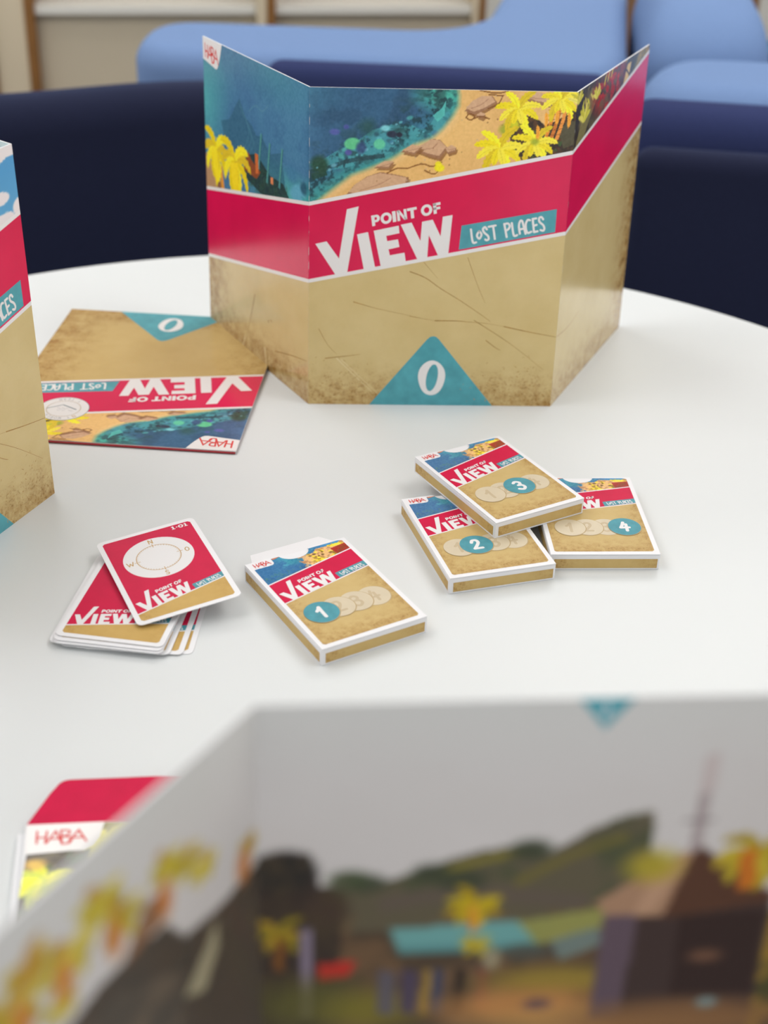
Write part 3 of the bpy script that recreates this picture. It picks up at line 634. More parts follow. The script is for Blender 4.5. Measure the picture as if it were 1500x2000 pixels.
def lighthouse_canvas():
    """inside picture of the near screen: hazy sky, dark hills, hut with a pointed roof, awning, yellow palms"""
    c = Canvas(-206, 416, 0, 270, 1.0, (194, 188, 184)); X, Y = c.X, c.Y
    n1, n2, n3 = c.noise(50, 4, 1), c.noise(12, 4, 2), c.noise(4, 3, 3)
    c.blend(np.clip(.8-(Y-190)/60, 0, 1)*.55, (200, 190, 186)); c.blend(np.clip((Y-235)/30, 0, 1)*.5, (190, 190, 184))
    c.blend(np.clip((n1-.5)*2, 0, .3), (190, 183, 178))
    c.poly([(210, 270), (210, 120), (416, 120), (416, 270)], (206, 190, 170), .6)
    hill = [(18, 170), (20, 190), (33, 188), (38, 189), (55, 196), (64, 200), (73, 203), (84, 205), (91, 206), (96, 201), (109, 211), (116, 215), (122, 217.5), (129, 218.5), (131, 211), (130, 201), (136, 196), (150, 180), (150, 120), (18, 120)]
    c.poly(hill, (92, 84, 66)); c.blend(np.clip((n2-.45)*4, 0, .8)*(c.img[..., 2] < 80)*(Y > 160), (72, 76, 54)); 
    c.line([(60, 194), (74, 199), (88, 203)], 3, (126, 116, 44), .9); c.line([(86, 188), (104, 200), (122, 208)], 4, (108, 98, 50), .8); c.line([(40, 180), (70, 184), (112, 178)], 7, (94, 82, 72), .8)
    for x, y, r in ((36, 190, 4), (57, 194, 4), (90, 203, 4.5), (68, 190, 5)): c.ell(x, y, r*1.6, r, (62, 66, 50), .9, .3)
    c.blend((Y < 168)*(X > 0)*(X < 212)*1.0, (78, 64, 50)); c.blend((Y < 176)*(X > 16)*(X < 212)*np.clip((n2-.4)*4, 0, .8), (110, 84, 60))
    # tree group at the fold
    c.poly([(-18, 120), (-16, 184), (-2, 192), (0, 203), (8, 206), (17, 204), (20, 190), (26, 186), (28, 160), (20, 120)], (58, 48, 42)); c.ell(8, 196, 11, 9, (48, 44, 40), 1, .2); c.ell(22, 178, 8, 8, (70, 56, 46), .9, .3)
    c.ell(30, 192, 7, 4, (66, 74, 50), .9, .3); c.blend(np.clip((n3-.45)*5, 0, .6)*(X > -20)*(X < 30)*(Y < 205)*(c.img[..., 0] < 90), (74, 62, 46))
    c.palm(6, 168, 12, 1.2, n=6, seed=2, cols=((140, 122, 34), (160, 130, 40))); c.line([(7, 166), (6, 150)], 3, (120, 76, 36)); c.line([(15.5, 170), (15.5, 126)], 4, (126, 112, 126))
    c.poly([(19, 152), (33, 154), (30, 146), (20, 144)], (176, 48, 40)); c.ell(18, 132, 22, 12, (92, 88, 44), .8, .5); c.ell(40, 128, 16, 9, (120, 110, 40), .7, .5)
    # awning, palm, stalls
    c.poly([(44, 168), (88, 171), (97, 157), (48, 156)], (104, 152, 148)); c.poly([(46, 160), (96, 160), (97, 156), (48, 155)], (76, 118, 118), .7); c.poly([(88, 170), (122, 176), (124, 168), (96, 158)], (142, 142, 78), .9)
    c.palm(72, 178, 12, 1.5, n=7, seed=4, cols=((184, 160, 36), (168, 140, 30))); c.line([(72, 178), (73, 166)], 3.4, (198, 140, 46)); c.palm(74, 160, 7, 1.4, n=6, seed=8, cols=((196, 170, 40), (176, 150, 34)))
    c.poly([(100, 160), (116, 166), (120, 158), (104, 150)], (110, 124, 118), .9); c.ell(92, 155, 9, 4, (78, 78, 70), .9, .4)
    for x, w, col in ((52, 6, (74, 64, 82)), (62, 4, (64, 66, 86)), (44, 6, (90, 84, 92)), (78, 4, (116, 70, 58)), (70, 4, (46, 38, 34)), (58, 3, (150, 120, 60))): c.line([(x, 148), (x-1, 126)], w, col, .9)
    c.ell(80, 152, 3, 5, (150, 140, 112), .9, .4); c.ell(104, 140, 24, 7, (146, 122, 52), .9, .5); c.ell(92, 128, 28, 8, (182, 126, 72), .9, .5); c.ell(98, 128, 5, 3, (86, 66, 74), .9, .4); c.ell(120, 118, 40, 8, (186, 140, 80), .8, .5)
    # hut with pointed roof and mast
    c.poly([(126, 176), (176, 176), (180, 120), (120, 120)], (64, 50, 46)); c.poly([(118, 172), (130, 172), (128, 120), (118, 120)], (92, 76, 84)); c.poly([(144, 170), (174, 172), (176, 130), (146, 130)], (54, 40, 36)); c.ell(156, 150, 6, 3, (116, 82, 62), .8, .4)
    c.poly([(146, 203), (114, 178), (118, 172), (140, 170), (145, 176)], (158, 122, 96)); c.poly([(146, 204), (138, 169), (174, 175), (178, 178), (160, 192)], (84, 56, 42)); c.poly([(146, 203), (132, 186), (128, 172), (134, 171)], (178, 140, 112), .8)
    c.line([(145.5, 242), (145.6, 226)], 5, (184, 170, 166)); c.line([(145.6, 226), (145.8, 200)], 4.4, (160, 146, 144)); c.line([(140, 214), (151, 214)], 2, (120, 108, 108), .9)
    c.ell(132, 194, 9, 7, (166, 148, 50), .9, .5)
    # right palms
    c.palm(168, 198, 20, 1.3, n=8, seed=3, cols=((172, 150, 44), (160, 136, 40), (184, 160, 50)), droop=1.3); c.line([(164, 200), (166, 182)], 6, (186, 106, 36)); c.palm(190, 186, 20, 1.3, n=8, seed=5, cols=((168, 146, 44), (156, 132, 40)), droop=1.3)
    c.poly([(176, 170), (212, 176), (212, 120), (178, 120)], (74, 70, 40)); c.blend((X > 176)*(X < 214)*(Y < 176)*np.clip((n2-.42)*4, 0, .9), (150, 118, 50))
    c.ell(150, 118, 40, 10, (128, 92, 60), .9, .4); c.ell(160, 126, 4, 2.6, (120, 136, 134), .9, .3)
    # left sheet: hillside rising towards the outer edge with yellow shrubs
    c.poly([(-206, 120), (-206, 214), (-130, 210), (-88, 212), (-74, 216), (-60, 216), (-46, 214), (-38, 202), (-26, 200), (-14, 200), (0, 202), (0, 120)], (70, 58, 46)); c.poly([(-120, 120), (-100, 200), (-70, 206), (-40, 190), (-46, 120)], (96, 82, 66), .8)
    c.poly([(-66, 214), (-48, 216), (-44, 226), (-54, 230)], (124, 84, 54), .9); c.poly([(-40, 176), (-30, 186), (-22, 196), (-22, 184), (-30, 170)], (166, 156, 124), .9)
    c.blend((X < -20)*(Y < 216)*np.clip((n2-.5)*4, 0, .6)*(c.img[..., 0] < 110), (60, 54, 46))
    yc = ((178, 160, 46), (160, 140, 40), (196, 176, 70), (166, 120, 40))
    for k, (x, y, r) in enumerate(((-72, 244, 12), (-64, 232, 11), (-86, 236, 12), (-100, 244, 12), (-44, 236, 9), (-36, 230, 8), (-28, 222, 8), (-5, 213, 6), (-108, 232, 14), (-122, 240, 14), (-90, 222, 8), (-140, 236, 16))): c.palm(x, y, r, 1.8, n=7, seed=k, cols=yc); c.ell(x, y, r*.5, r*.4, yc[k % 4], .8, .5)
    for x, y in ((-68, 232), (-88, 234), (-46, 228), (-104, 234), (-8, 210)): c.ell(x, y-4, 3.2, 7, (184, 104, 40), .9, .5)
    return c
INSIDE = lighthouse_canvas()

def box_canvas():
    c = Canvas(0, 80, 78, 114, .3, (52, 104, 148)); X, Y = c.X, c.Y; n2, n3 = c.noise(9, 4, 2), c.noise(2.5, 4, 3)
    c.blend(np.clip((n2-.45)*3, 0, .7), (40, 80, 124)); c.blend(np.clip((X-46)/16, 0, 1)*np.clip((Y-104)/4, 0, 1), (62, 132, 176))
    m = np.clip(1-np.abs((Y-(92+.32*X))/7), 0, 1)*np.clip((X-14)/14, 0, 1)*np.clip((58-X)/14, 0, 1); c.blend(m*np.clip((n3-.3)*3, 0, 1), (84, 172, 180)); c.ell(30, 108, 9, 4, (64, 150, 168), .8, .5); c.ell(33, 101, 6, 5, (40, 120, 140), .6, .5)
    edge = 96+.22*(X-36)+(n3-.5)*9+(n2-.5)*10; sand = np.clip((edge+6-Y)/1.0, 0, 1)*np.clip((X-36+(n3-.5)*14)/2.5, 0, 1)
    c.blend(sand, (216, 172, 116)); c.blend(sand*np.clip((n3-.5)*7, 0, .75), (158, 112, 78)); rg = random.Random(3)
    yl = sand*np.clip((c.noise(5, 4, 17)-.5)*8, 0, 1)*np.clip((X-42)/6, 0, 1); c.blend(yl, (226, 200, 56)); c.blend(yl*np.clip((n3-.52)*9, 0, .9), (120, 92, 36))
    for k in range(16): c.ell(rg.uniform(44, 72), 97+rg.uniform(-5, 6), rg.uniform(.6, 1.6), rg.uniform(.5, 1.0), rg.choice([(240, 222, 80), (232, 208, 50), (94, 70, 36)]), .9, .3)
    for k in range(60): c.ell(rg.uniform(4, 34), rg.uniform(82, 92), .5, .9, (70, 120, 124), .6, .4)
    c.poly([(62, 103), (80, 106), (80, 93), (64, 92)], (156, 44, 34)); c.blend(np.clip((n3-.5)*6, 0, .6)*(X > 64)*(Y < 104), (116, 66, 34)); c.ell(68, 106, 5, 1.6, (236, 216, 60), .9, .4)
    c.poly([(18, 113), (26, 113), (27, 110), (20, 108)], (196, 110, 70), .9); c.poly([(17, 112), (23, 112), (19, 110)], (70, 46, 44))
    c.poly([(3, 80), (14, 84), (30, 88), (46, 90), (46, 84), (3, 78)], (60, 70, 60), .5)
    c.img += ((c.noise(.8, 2, 31)-.5)*22)[..., None]; return c
BOXART = box_canvas()

# ------------------------------------------------------------------ folding screens
PW, PH, SW = 210.0, 265.6, 202.0
BL = lambda u: 108.3+(151.6-108.3)*u/209.0          # middle panel: lower edge of the band's white lines
TL = lambda u: 176.0+(220.4-176.0)*u/209.0          # upper edge
def sheet(name, fr, W, H, th, mat, parent):
    V = [fr.p(0, 0), fr.p(W, 0), fr.p(W, H), fr.p(0, H), fr.p(0, 0, -th), fr.p(W, 0, -th), fr.p(W, H, -th), fr.p(0, H, -th)]
    return mesh_obj(name, V, [(0,1,2,3),(7,6,5,4),(0,4,5,1),(1,5,6,2),(2,6,7,3),(3,7,4,0)], mat, parent)
ID = lambda p: p
def band_set(fr, W, H, lo0, lo1, hi0, hi1, pn, gmat, canvas, shift, art_res, gold_e=(0, 1), art=True):
    """gold field, red band with two white lines, picture; band heights at the left / right edge of the panel"""
    lo = lambda u: lo0+(lo1-lo0)*u/W; hi = lambda u: hi0+(hi1-hi0)*u/W
    g = [(0, 0), (W, 0), (W, lo1+.3), (0, lo0+.3)]
    print_polys('gold_print', fr, [[g]], .06, gmat, pn, (0, W, 0, 150))
    if art: picture('printed_picture', fr, canvas, 0, W, lambda u: hi(u)-.3, lambda u: H, art_res, .07, pn, shift)
    print_polys('red_band', fr, [[[(0, lo0+2.4), (W, lo1+2.4), (W, hi1-2.4), (0, hi0-2.4)]]], .10, M['red'], pn)
    print_polys('band_line', fr, [[[(0, lo0), (W, lo1), (W, lo1+3.1), (0, lo0+3.1)]]], .14, M['white_ink'], pn)
    print_polys('band_line', fr, [[[(0, hi0-3.1), (W, hi1-3.1), (W, hi1), (0, hi0)]]], .14, M['white_ink'], pn)
def logo(fr, pn, f=ID, d=.18, pen=1.75, word=None):
    print_polys('logo_view', fr, xf(VIEW, f), d, M['white_ink'], pn); print_polys('logo_point_of', fr, xf(POINT_OF, f), d, M['white_ink'], pn)
    print_polys('title_tag', fr, xf([[TAG]], f), d-.05, M['teal'], pn); print_polys('title_lettering', fr, lost(f, pen), d, M['white_ink'], pn)
def corner_logo(fr, pn, H, w=40.0, h=20.0, d=.16):
    o = [(0, H), (0, H-h+1), (w*.66, H-h-3)] + [(w*(.70+.30*t), H-h-3+(h+3)*t**1.6) for t in np.linspace(.08, 1, 8)]
    print_polys('logo_tab', fr, [[o]], d, M['white_ink'], pn)
    f = affine([(0, 0), (2.24, 0), (0, 1)], [(w*.12, H-h*.82), (w*.80, H-h*.90), (w*.12, H-h*.26)])
    print_polys('logo_lettering', fr, haba(f, w*.036), d+.05, M['haba_red'], pn)
def scratches(fr, pn, lines, pale=()):
    P = []
    for pts, w in lines: P += stroke(pts, w, w1=w*.4, cap=False)
    print_polys('scratch_print', fr, P, .10, M['scratch'], pn)['kind'] = 'stuff'
    if pale:
        P = []
        for pts, w in pale: P += stroke(pts, w, w1=w*.4, cap=False)
        print_polys('pale_scratch_print', fr, P, .11, M['pale_scratch'], pn)['kind'] = 'stuff'

def screen_geo(bl, al, br, rr, lean, loc):
    loc = Vector(loc); P = [Vector(p)-loc+Vector((0, 0, TZ)) for p in (bl, al, br, rr)]; ey = Vector((lean[0], lean[1], .2656))
    return [Frame(P[i], P[i+1]-P[i], ey) for i in range(3)], [(P[i+1]-P[i]).length*1000 for i in range(3)], ey.length*1000

# --- the screen in the middle of the table
b4 = [(-.1733, 1.2645, .0), (-.0683, 1.0918, 0), (.1415, 1.1012, 0), (.2250, 1.2853, 0)]
loc = (.035, 1.15, TZ)
t = thing('folding_screen', 'three-panel screen standing open with beach picture, logo and 0 triangle', 'screen', loc, 0)
(fl, fc, frr), (wl, wc, wr), H = screen_geo(*b4, (.0005, .0154), loc)
TH = 1.1
pl = sheet('panel', fl, wl, H, TH, M['white_card'], t); pc = sheet('panel', fc, wc, H, TH, M['white_card'], t); pr = sheet('panel', frr, wr, H, TH, M['white_card'], t)
band_set(fl, wl, H, 66.0, 108.3, 133.0, 176.0, pl, M['gold_l'], BEACH, -202, .55)
band_set(fc, wc, H, 108.3, 151.8, 176.0, 220.6, pc, M['gold_c'], BEACH, 0, .5)
band_set(frr, wr, H, 151.8, 195.6, 220.6, 261.8, pr, M['gold_r'], BEACH, 210, .8)
corner_logo(fl, pl, H)
logo(fc, pc)
print_polys('triangle_print', fc, [[TRI]], .12, M['teal'], pc); print_polys('numeral_zero', fc, zero_polys(ID), .17, M['white_ink'], pc)
random.seed(2)
sc_c = [([(83.3,119.2),(96.5,114.0),(110.0,104.7),(127.6,94.0),(149.6,79.2),(152.5,76.4)],.75),([(84.7,80.4),(106.0,76.8)],.35),([(106.0,76.8),(124.6,76.8),(134,76)],.9),([(134,76),(148.6,75.0),(164.7,72.4)],.4),([(164.7,72.4),(186.4,67.8),(209.5,63.6)],.9),
        ([(130.8,131.9),(139.9,109.2),(147.5,92.9)],.45),([(139.1,77.6),(171.1,57.1),(201.1,33.9)],.5),([(94.7,127.3),(107.0,113.4)],.4),([(8.6,68.4),(15.9,54.8),(23.8,45.9)],.5),([(37.2,92.4),(55.3,87.2)],.8),([(55.3,87.2),(99.5,77.7)],.35),([(150,60),(158,54),(163,51)],.7),([(14,42),(30,44),(44,46)],.8)]
sc_c += [([(x, y), (x+random.uniform(-2.2, 2.2), y+random.uniform(-1.5, 1.5))], random.uniform(.3, .8)) for x, y in [(random.gauss(178, 20), abs(random.gauss(14, 14))+3) for _ in range(150)] if x < 207 and y < 60 and y < (x-112)*1.0-0] 
sc_c += [([(x, y), (x+random.uniform(-2, 2), y+random.uniform(-1.5, 1.5))], random.uniform(.3, .7)) for x, y in [(random.gauss(26, 12), abs(random.gauss(18, 12))+3) for _ in range(70)] if 3 < x < 207 and x < 52+y*.6]
scratches(fc, pc, sc_c, [([(23.8,42.4),(38,28),(54.6,11.9)],.7), ([(28,41),(60,10)],.5)])
scratches(fl, pl, [([(138.7,24.0),(171.5,32.4),(199.5,38.1)],1.0),([(99.4,63.0),(92.5,43.9),(82.0,19.5)],1.5),([(126,48),(127,46)],2),([(130,50),(134,49)],1.4)] +
          [([(x, y), (x+random.uniform(-4, 4), y+random.uniform(-1.5, 1.5))], random.uniform(.4, 1.2)) for x, y in [(random.uniform(30, 196), random.uniform(3, 26)) for _ in range(50)]], [([(78, 16), (72, 3)], 2.4), ([(118, 20), (122, 2)], 3.0)])
scratches(frr, pr, [([(0,63.6),(30,62),(60,66)],.9)] + [([(x, y), (x+random.uniform(-4, 4), y+random.uniform(-2, 2))], random.uniform(.4, .9)) for x, y in [(random.uniform(5, 196), abs(random.gauss(12, 12))+2) for _ in range(50)]])
# worn white creases where the sheets meet
for fr_, w_ in ((fc, 0.0), (frr, 0.0)):
    P = []
    yy = 120.0
    while yy < H-9:
        ln = random.uniform(1.2, 7); P.append([[(w_+.0, yy), (w_+.22, yy), (w_+.22, yy+ln), (w_, yy+ln)]]); yy += ln+random.uniform(3, 14)
    print_polys('worn_crease', fr_, P[:] if fr_ is fc else P[::5], .2, M['fold'], pc if fr_ is fc else pr)['kind'] = 'stuff'

# --- the screen cut by the left edge of the photo
F0 = Vector((-.2506, .9243, 0)); dc = Vector((-.391, -.920, 0)).normalized(); dw = Vector((-.62, .50, 0)).normalized()
A_ = F0+dc*.21; L_ = A_+Vector((-.80, .60, 0)).normalized()*.202; R_ = F0+dw*.202
loc = (-.30, .84, TZ)
t = thing('folding_screen', 'screen with cloudy sky print cut off by the left edge of the photo', 'screen', loc, 0)
(fl, fc, frr), (wl, wc, wr), H = screen_geo(L_, A_, F0, R_, (-.0050, .0034), loc)
pl = sheet('panel', fl, wl, H, TH, M['white_card'], t); pc = sheet('panel', fc, wc, H, TH, M['white_card'], t); pr = sheet('panel', frr, wr, H, TH, M['white_card'], t)
band_set(fl, wl, H, 66.0, 108.3, 133.0, 176.0, pl, M['gold_l'], SKY, -202, 2.0)
band_set(fc, wc, H, 108.3, 151.8, 176.0, 220.6, pc, M['gold_c'], SKY, 0, .8)
band_set(frr, wr, H, 151.8, 195.6, 220.6, 261.8, pr, M['gold_r'], SKY, 210, 2.0)
logo(fc, pc); print_polys('triangle_print', fc, [[TRI]], .12, M['teal'], pc); print_polys('numeral_zero', fc, zero_polys(ID), .17, M['white_ink'], pc)
scratches(fc, pc, sc_c)
# inner face of the folded-back right wing
fi = Frame(frr.p(wr, 0, -TH), -frr.ex, frr.ey)
print_polys('inner_print', fi, [[[(0, 0), (wr, 0), (wr, H), (0, H)]]], .08, plain('pale_aqua_ink', (196, 212, 212), .5, .4), pr)
print_polys('inner_print', fi, [[[(wr-60, H-14), (wr-17, H-14), (wr-17, H-1), (wr-60, H-1)]]], .12, M['grey_ink'], pr)

# --- the near screen, seen from inside
A_ = Vector((-.03755, .33768, 0)); B_ = Vector((.17172, .35524, 0)); L_ = Vector((-.14056, .16380, 0)); R_ = B_+Vector((.085, -.183, 0))
loc = (.067, .345, TZ)
t = thing('folding_screen', 'blurred near screen showing its inner picture of hills and a hut', 'screen', loc, 0)
lo = Vector(loc); Z = Vector((0, 0, TZ)); eyv = Vector((0, 0, 1))
FR = [Frame(L_-lo+Z, A_-L_, eyv), Frame(A_-lo+Z, B_-A_, eyv), Frame(B_-lo+Z, R_-B_, eyv)]; WD = [(A_-L_).length*1000, (B_-A_).length*1000, (R_-B_).length*1000]
for fr, w, sh_ in zip(FR, WD, (-202, 0, 210)):
    p_ = sheet('panel', fr, w, PH, TH, M['white_card'], t)
    picture('inner_picture', fr, INSIDE, 0, w, lambda u: 0.0, lambda u: PH, 1.2, .06, p_, sh_)
    if sh_ == 0:
        print_polys('triangle_print', fr, [[[(100.2, PH), (109.2, 253.4), (118.0, PH)]]], .12, M['teal'], p_)
        print_polys('numeral', fr, stroke([(107.6, 259.5), (110.4, 260.5)], .9)+stroke([(109.0, 258.0), (109.2, 263.0)], .8), .16, M['white_ink'], p_)
    bk_ = Frame(fr.p(w, 0, -TH), -fr.ex, fr.ey); print_polys('gold_print', bk_, [[[(0, 0), (w, 0), (w, PH), (0, PH)]]], .06, M['gold_c'], p_, (0, w, 0, 150))

# --- the folded screen lying flat
A_ = Vector((-.1022, 1.2606, .0056)); N_ = Vector((-.1203, .9956, .0026)); ex_ = Vector((-.9977, .0682, 0))
loc = (-.21, 1.13, TZ)
t = thing('folded_screen', 'screen folded shut lying flat with its print upside down', 'screen', loc, 0)
lo = Vector(loc); fr = Frame(A_-lo+Z, ex_, N_-A_); H = 265.6; W = 208.0
pc = sheet('panel', fr, W, H, .7, M['white_card'], t)
f2 = Frame(fr.p(.5, .5, -.8), fr.ex, fr.ey); p2 = sheet('panel', f2, W-3, H+.9, .9, M['red_core'], t)
f3 = Frame(fr.p(2.0, 1, -1.75), fr.ex, fr.ey); p3 = sheet('panel', f3, W-7, H-3.0, .6, M['white_card'], t)
band_set(fr, W, H, 121.5, 165.5, 188.0, 232.0, pc, M['gold_fold'], BEACH, 0, .7)
logo(fr, pc, lambda p: (p[0], p[1]+13.5+.0*p[0]))
print_polys('triangle_print', fr, [[TRI]], .12, M['teal'], pc); print_polys('numeral_zero', fr, zero_polys(lambda p: (p[0]-1, p[1]*1.0)), .17, M['white_ink'], pc)
corner_logo(fr, pc, H, 41, 20)
# round emblem
cx, cy = 156.5, 210.5
print_polys('emblem_rim', fr, [[ellipse(cx, cy, 21.6, 21.6)]], .22, M['slate_ink'], pc); print_polys('emblem_disc', fr, [[ellipse(cx, cy, 21.1, 21.1)]], .26, M['white_ink'], pc)
print_polys('emblem_ring', fr, [[ellipse(cx, cy, 14.6, 14.6), ellipse(cx, cy, 14.1, 14.1)]], .30, M['disc_rim'], pc)
print_polys('emblem_angle', fr, stroke([(170.5, 211.5), (158.7, 203.5)], .8, False)+stroke([(158.7, 203.5), (145.8, 210.8)], 1.1, False), .30, M['slate_ink'], pc)
P = []
def arc_text(s_, a0, r, hgt, inward=False, da=.2):
    out = []
    for i, ch in enumerate(s_):
        if ch == ' ': continue
        a = a0-(da*i) if not inward else a0+(da*i)
        out += glyph(ch, cx+r*math.cos(a), cy+r*math.sin(a), hgt*.7, hgt, .42, a-math.pi/2 if not inward else a+math.pi/2)
    return out
P += arc_text('1 WORLD', math.radians(118), 17.6, 3.4); P += arc_text('1 TEAM', math.radians(236), 17.6, 3.4, True)
print_polys('emblem_lettering', fr, P, .30, M['grey_ink'], pc)['kind'] = 'stuff'
print_polys('emblem_north', fr, glyph('N', cx+17.6*math.cos(math.radians(134)), cy+17.6*math.sin(math.radians(134)), 3, 4.4, .5, math.radians(44)), .30, M['compass'], pc)
P = []
for k in range(40):
    a = 2*math.pi*k/40; P += stroke([(cx+13.2*math.cos(a), cy+13.2*math.sin(a)), (cx+14.2*math.cos(a), cy+14.2*math.sin(a))], .22, False)
for x, y in ((157, 209), (155, 210.5), (159, 211), (161, 209.4), (153, 209), (156, 213.4), (150.5, 213), (148.6, 213.4), (160, 213.6)): P += stroke([(x-1.1, y), (x+.2, y+.9), (x+1.2, y-.3)], .35)
print_polys('emblem_drawing', fr, P, .31, M['grey_ink'], pc)

# ------------------------------------------------------------------ card boxes
BW, BD, BH = 78.2, 111.5, 13.1
BOXES = [('1', (-.03656, .71531, TZ), .54675, 'card box with teal number 1 lying beside the loose cards'), ('2', (.04593, .80157, TZ), .30417, 'card box with teal number 2 under the box with number 3'),
         ('3', (.07924, .85503, TZ+.01318), .53768, 'card box with teal number 3 lying on top of two other boxes'), ('4', (.11775, .83676, TZ), .05948, 'card box with teal number 4 at the right of the heap')]
NOTCH = lambda u, v: ~(((u > 25.5) & (u < 48.5) & (v > 111.5-9.0*np.sqrt(np.clip(1-((u-37)/11.6)**2, 0, 1)))) | ((u < 19.2) & (v > 102.4) & ((u < 16) | (np.hypot(u-15.5, v-106.2) < 3.9) | (v > 106))))
def card_box(num, loc, rz, label):
    t = thing('card_box', label, 'box', loc, rz, 'card boxes of the game')
    v, f = boxgeo(0, BW/1000, 0, BD/1000, 0, (BH-.9)/1000); body = mesh_obj('body', v, f, M['white_card'], t); bevel(body, .0005, 2)
    # lid with a thumb notch at the rear and a slightly sprung front edge
    top = BH; o = [(.2, -.3), (BW-.2, -.3), (BW-.2, BD)]
    o += [(37+11.6*math.cos(a), BD-9.0*math.sin(a)) for a in np.linspace(0, math.pi, 17)] + [(.2, BD)]
    F_ = Frame((0, 0, top/1000), (1, 0, 0), (0, 1, 0)); th = .55
    V = [F_.p(x, y) for x, y in o]+[F_.p(x, y, -th) for x, y in o]; n = len(o)
    tris = tessellate_polygon([[Vector((x, y, 0)) for x, y in o]]); Fc = []
    for q in tris:
        a, b, c = [o[i] for i in q]; cr = (b[0]-a[0])*(c[1]-a[1])-(b[1]-a[1])*(c[0]-a[0]); q = tuple(q) if cr > 0 else tuple(q[::-1])
        Fc += [q, tuple(n+i for i in q[::-1])]
    Fc += [(i, n+i, n+(i+1) % n, (i+1) % n) for i in range(n)]
    lid = mesh_obj('lid', V, Fc, M['white_card'], t)
    lo = lambda u: 55.5+(71.0-55.5)*(u-3.1)/72.0; hi = lambda u: 81.4+(97.2-81.4)*(u-3.1)/72.0
    gp = [(3.4, lo(3.4)), (3.4, 4.6), (4.6, 3.4), (BW-5.2, 3.6), (BW-3.6, 5.2), (BW-3.4, lo(BW-3.4))]
    print_polys('gold_print', F_, [[gp]], .05, M['gold_box'], lid, (0, BW, 0, 84))
    picture('printed_picture', F_, BOXART, 3.2, BW-3.4, hi, lambda u: 110.0-(max(0, u-71)/4)**2*1.6, .32, .05, lid, keep=NOTCH)
    print_polys('red_band', F_, [[[(3.2, lo(3.2)+1.1), (BW-3.4, lo(BW-3.4)+1.1), (BW-3.4, hi(BW-3.4)-1.2), (3.2, hi(3.2)-1.2)]]], .06, M['red_matte'], lid)
    f = affine([(5.3,141.4),(116.5,167.1),(23.0,116.1)], [(4.6, 68.0), (48.3, 77.8), (10.6, 57.9)])
    print_polys('logo_view', F_, xf(VIEW, f), .11, M['white_matte'], lid); print_polys('logo_point_of', F_, xf(POINT_OF, f), .11, M['white_matte'], lid)
    g = affine([TAG[0], TAG[1], TAG[3]], [(50.0, 73.6), (74.8, 78.2), (50.2, 66.9)])
    print_polys('title_tag', F_, [[[(49.8, 73.5), (BW-3.4, 78.6), (BW-3.4, lo(BW-3.4)+1.3), (50.4, lo(50.4)+1.3)]]], .08, M['teal_matte'], lid); print_polys('title_lettering', F_, lost(g, .62), .11, M['white_matte'], lid)
    print_polys('logo_lettering', F_, haba(affine([(0, 0), (2.24, 0), (0, 1)], [(5.0, 104.4), (17.0, 104.6), (5.0, 109.0)]), .62), .11, M['haba_red'], lid)
    cs = {'1': (19.5, 36.0), '2': (32.5, 36.6), '3': (46.0, 37.0), '4': (59.5, 37.0)}; order = [k for k in '4321' if k != num]+[num]
    dd = .08
    for k in order:
        x, y = cs[k]; act = k == num; r = 11.9 if act else 11.2
        print_polys('number_rim', F_, [[ellipse(x+.25, y-.25, r+.35, r+.35)]], dd, M['disc_rim'], lid)
        print_polys('number_disc', F_, [[ellipse(x, y, r, r)]], dd+.035, M['teal_matte'] if act else M['disc'], lid)
        print_polys('number', F_, glyph(k, x, y, 7.6, 11.6, 2.5 if act else 2.2), dd+.07, M['white_matte'] if act else M['disc_num'], lid); dd += .1
    # side and front fields of old gold
    s1 = Frame((0, BD/1000, 0), (0, -1, 0), (0, 0, 1)); print_polys('side_print', s1, [[[(2.0, 1.7), (BD-2.4, 1.7), (BD-2.4, 9.0), (2.0, 9.0)]]], .08, M['gold_side'], body, (0, BD, 0, 11))
    s2 = Frame((0, 0, 0), (1, 0, 0), (0, 0, 1)); print_polys('side_print', s2, [[[(3.0, 1.5), (BW-1.6, 1.5), (BW-1.6, 9.0), (3.0, 9.0)]]], .08, M['gold_side'], body, (0, BW, 0, 11))
    s3 = Frame((BW/1000, 0, 0), (0, 1, 0), (0, 0, 1)); print_polys('side_print', s3, [[[(2.0, 1.7), (BD-2.4, 1.7), (BD-2.4, 9.0), (2.0, 9.0)]]], .08, M['gold_side'], body, (0, BD, 0, 11))
    return t, body
for k, (num, loc, rz, lab) in enumerate(BOXES):
    t, body = card_box(num, loc, rz, lab)
    if num == '1':      # the opened end flap of this box
        V = [(.006, BD/1000, .0112), (.072, BD/1000, .0112), (.066, BD/1000+.016, .0085), (.012, BD/1000+.016, .0085)]; V += [(x, y, z-.0004) for x, y, z in V]
        mesh_obj('end_flap', V, [(0,1,2,3),(7,6,5,4),(0,4,5,1),(1,5,6,2),(2,6,7,3),(3,7,4,0)], M['white_card'], t)

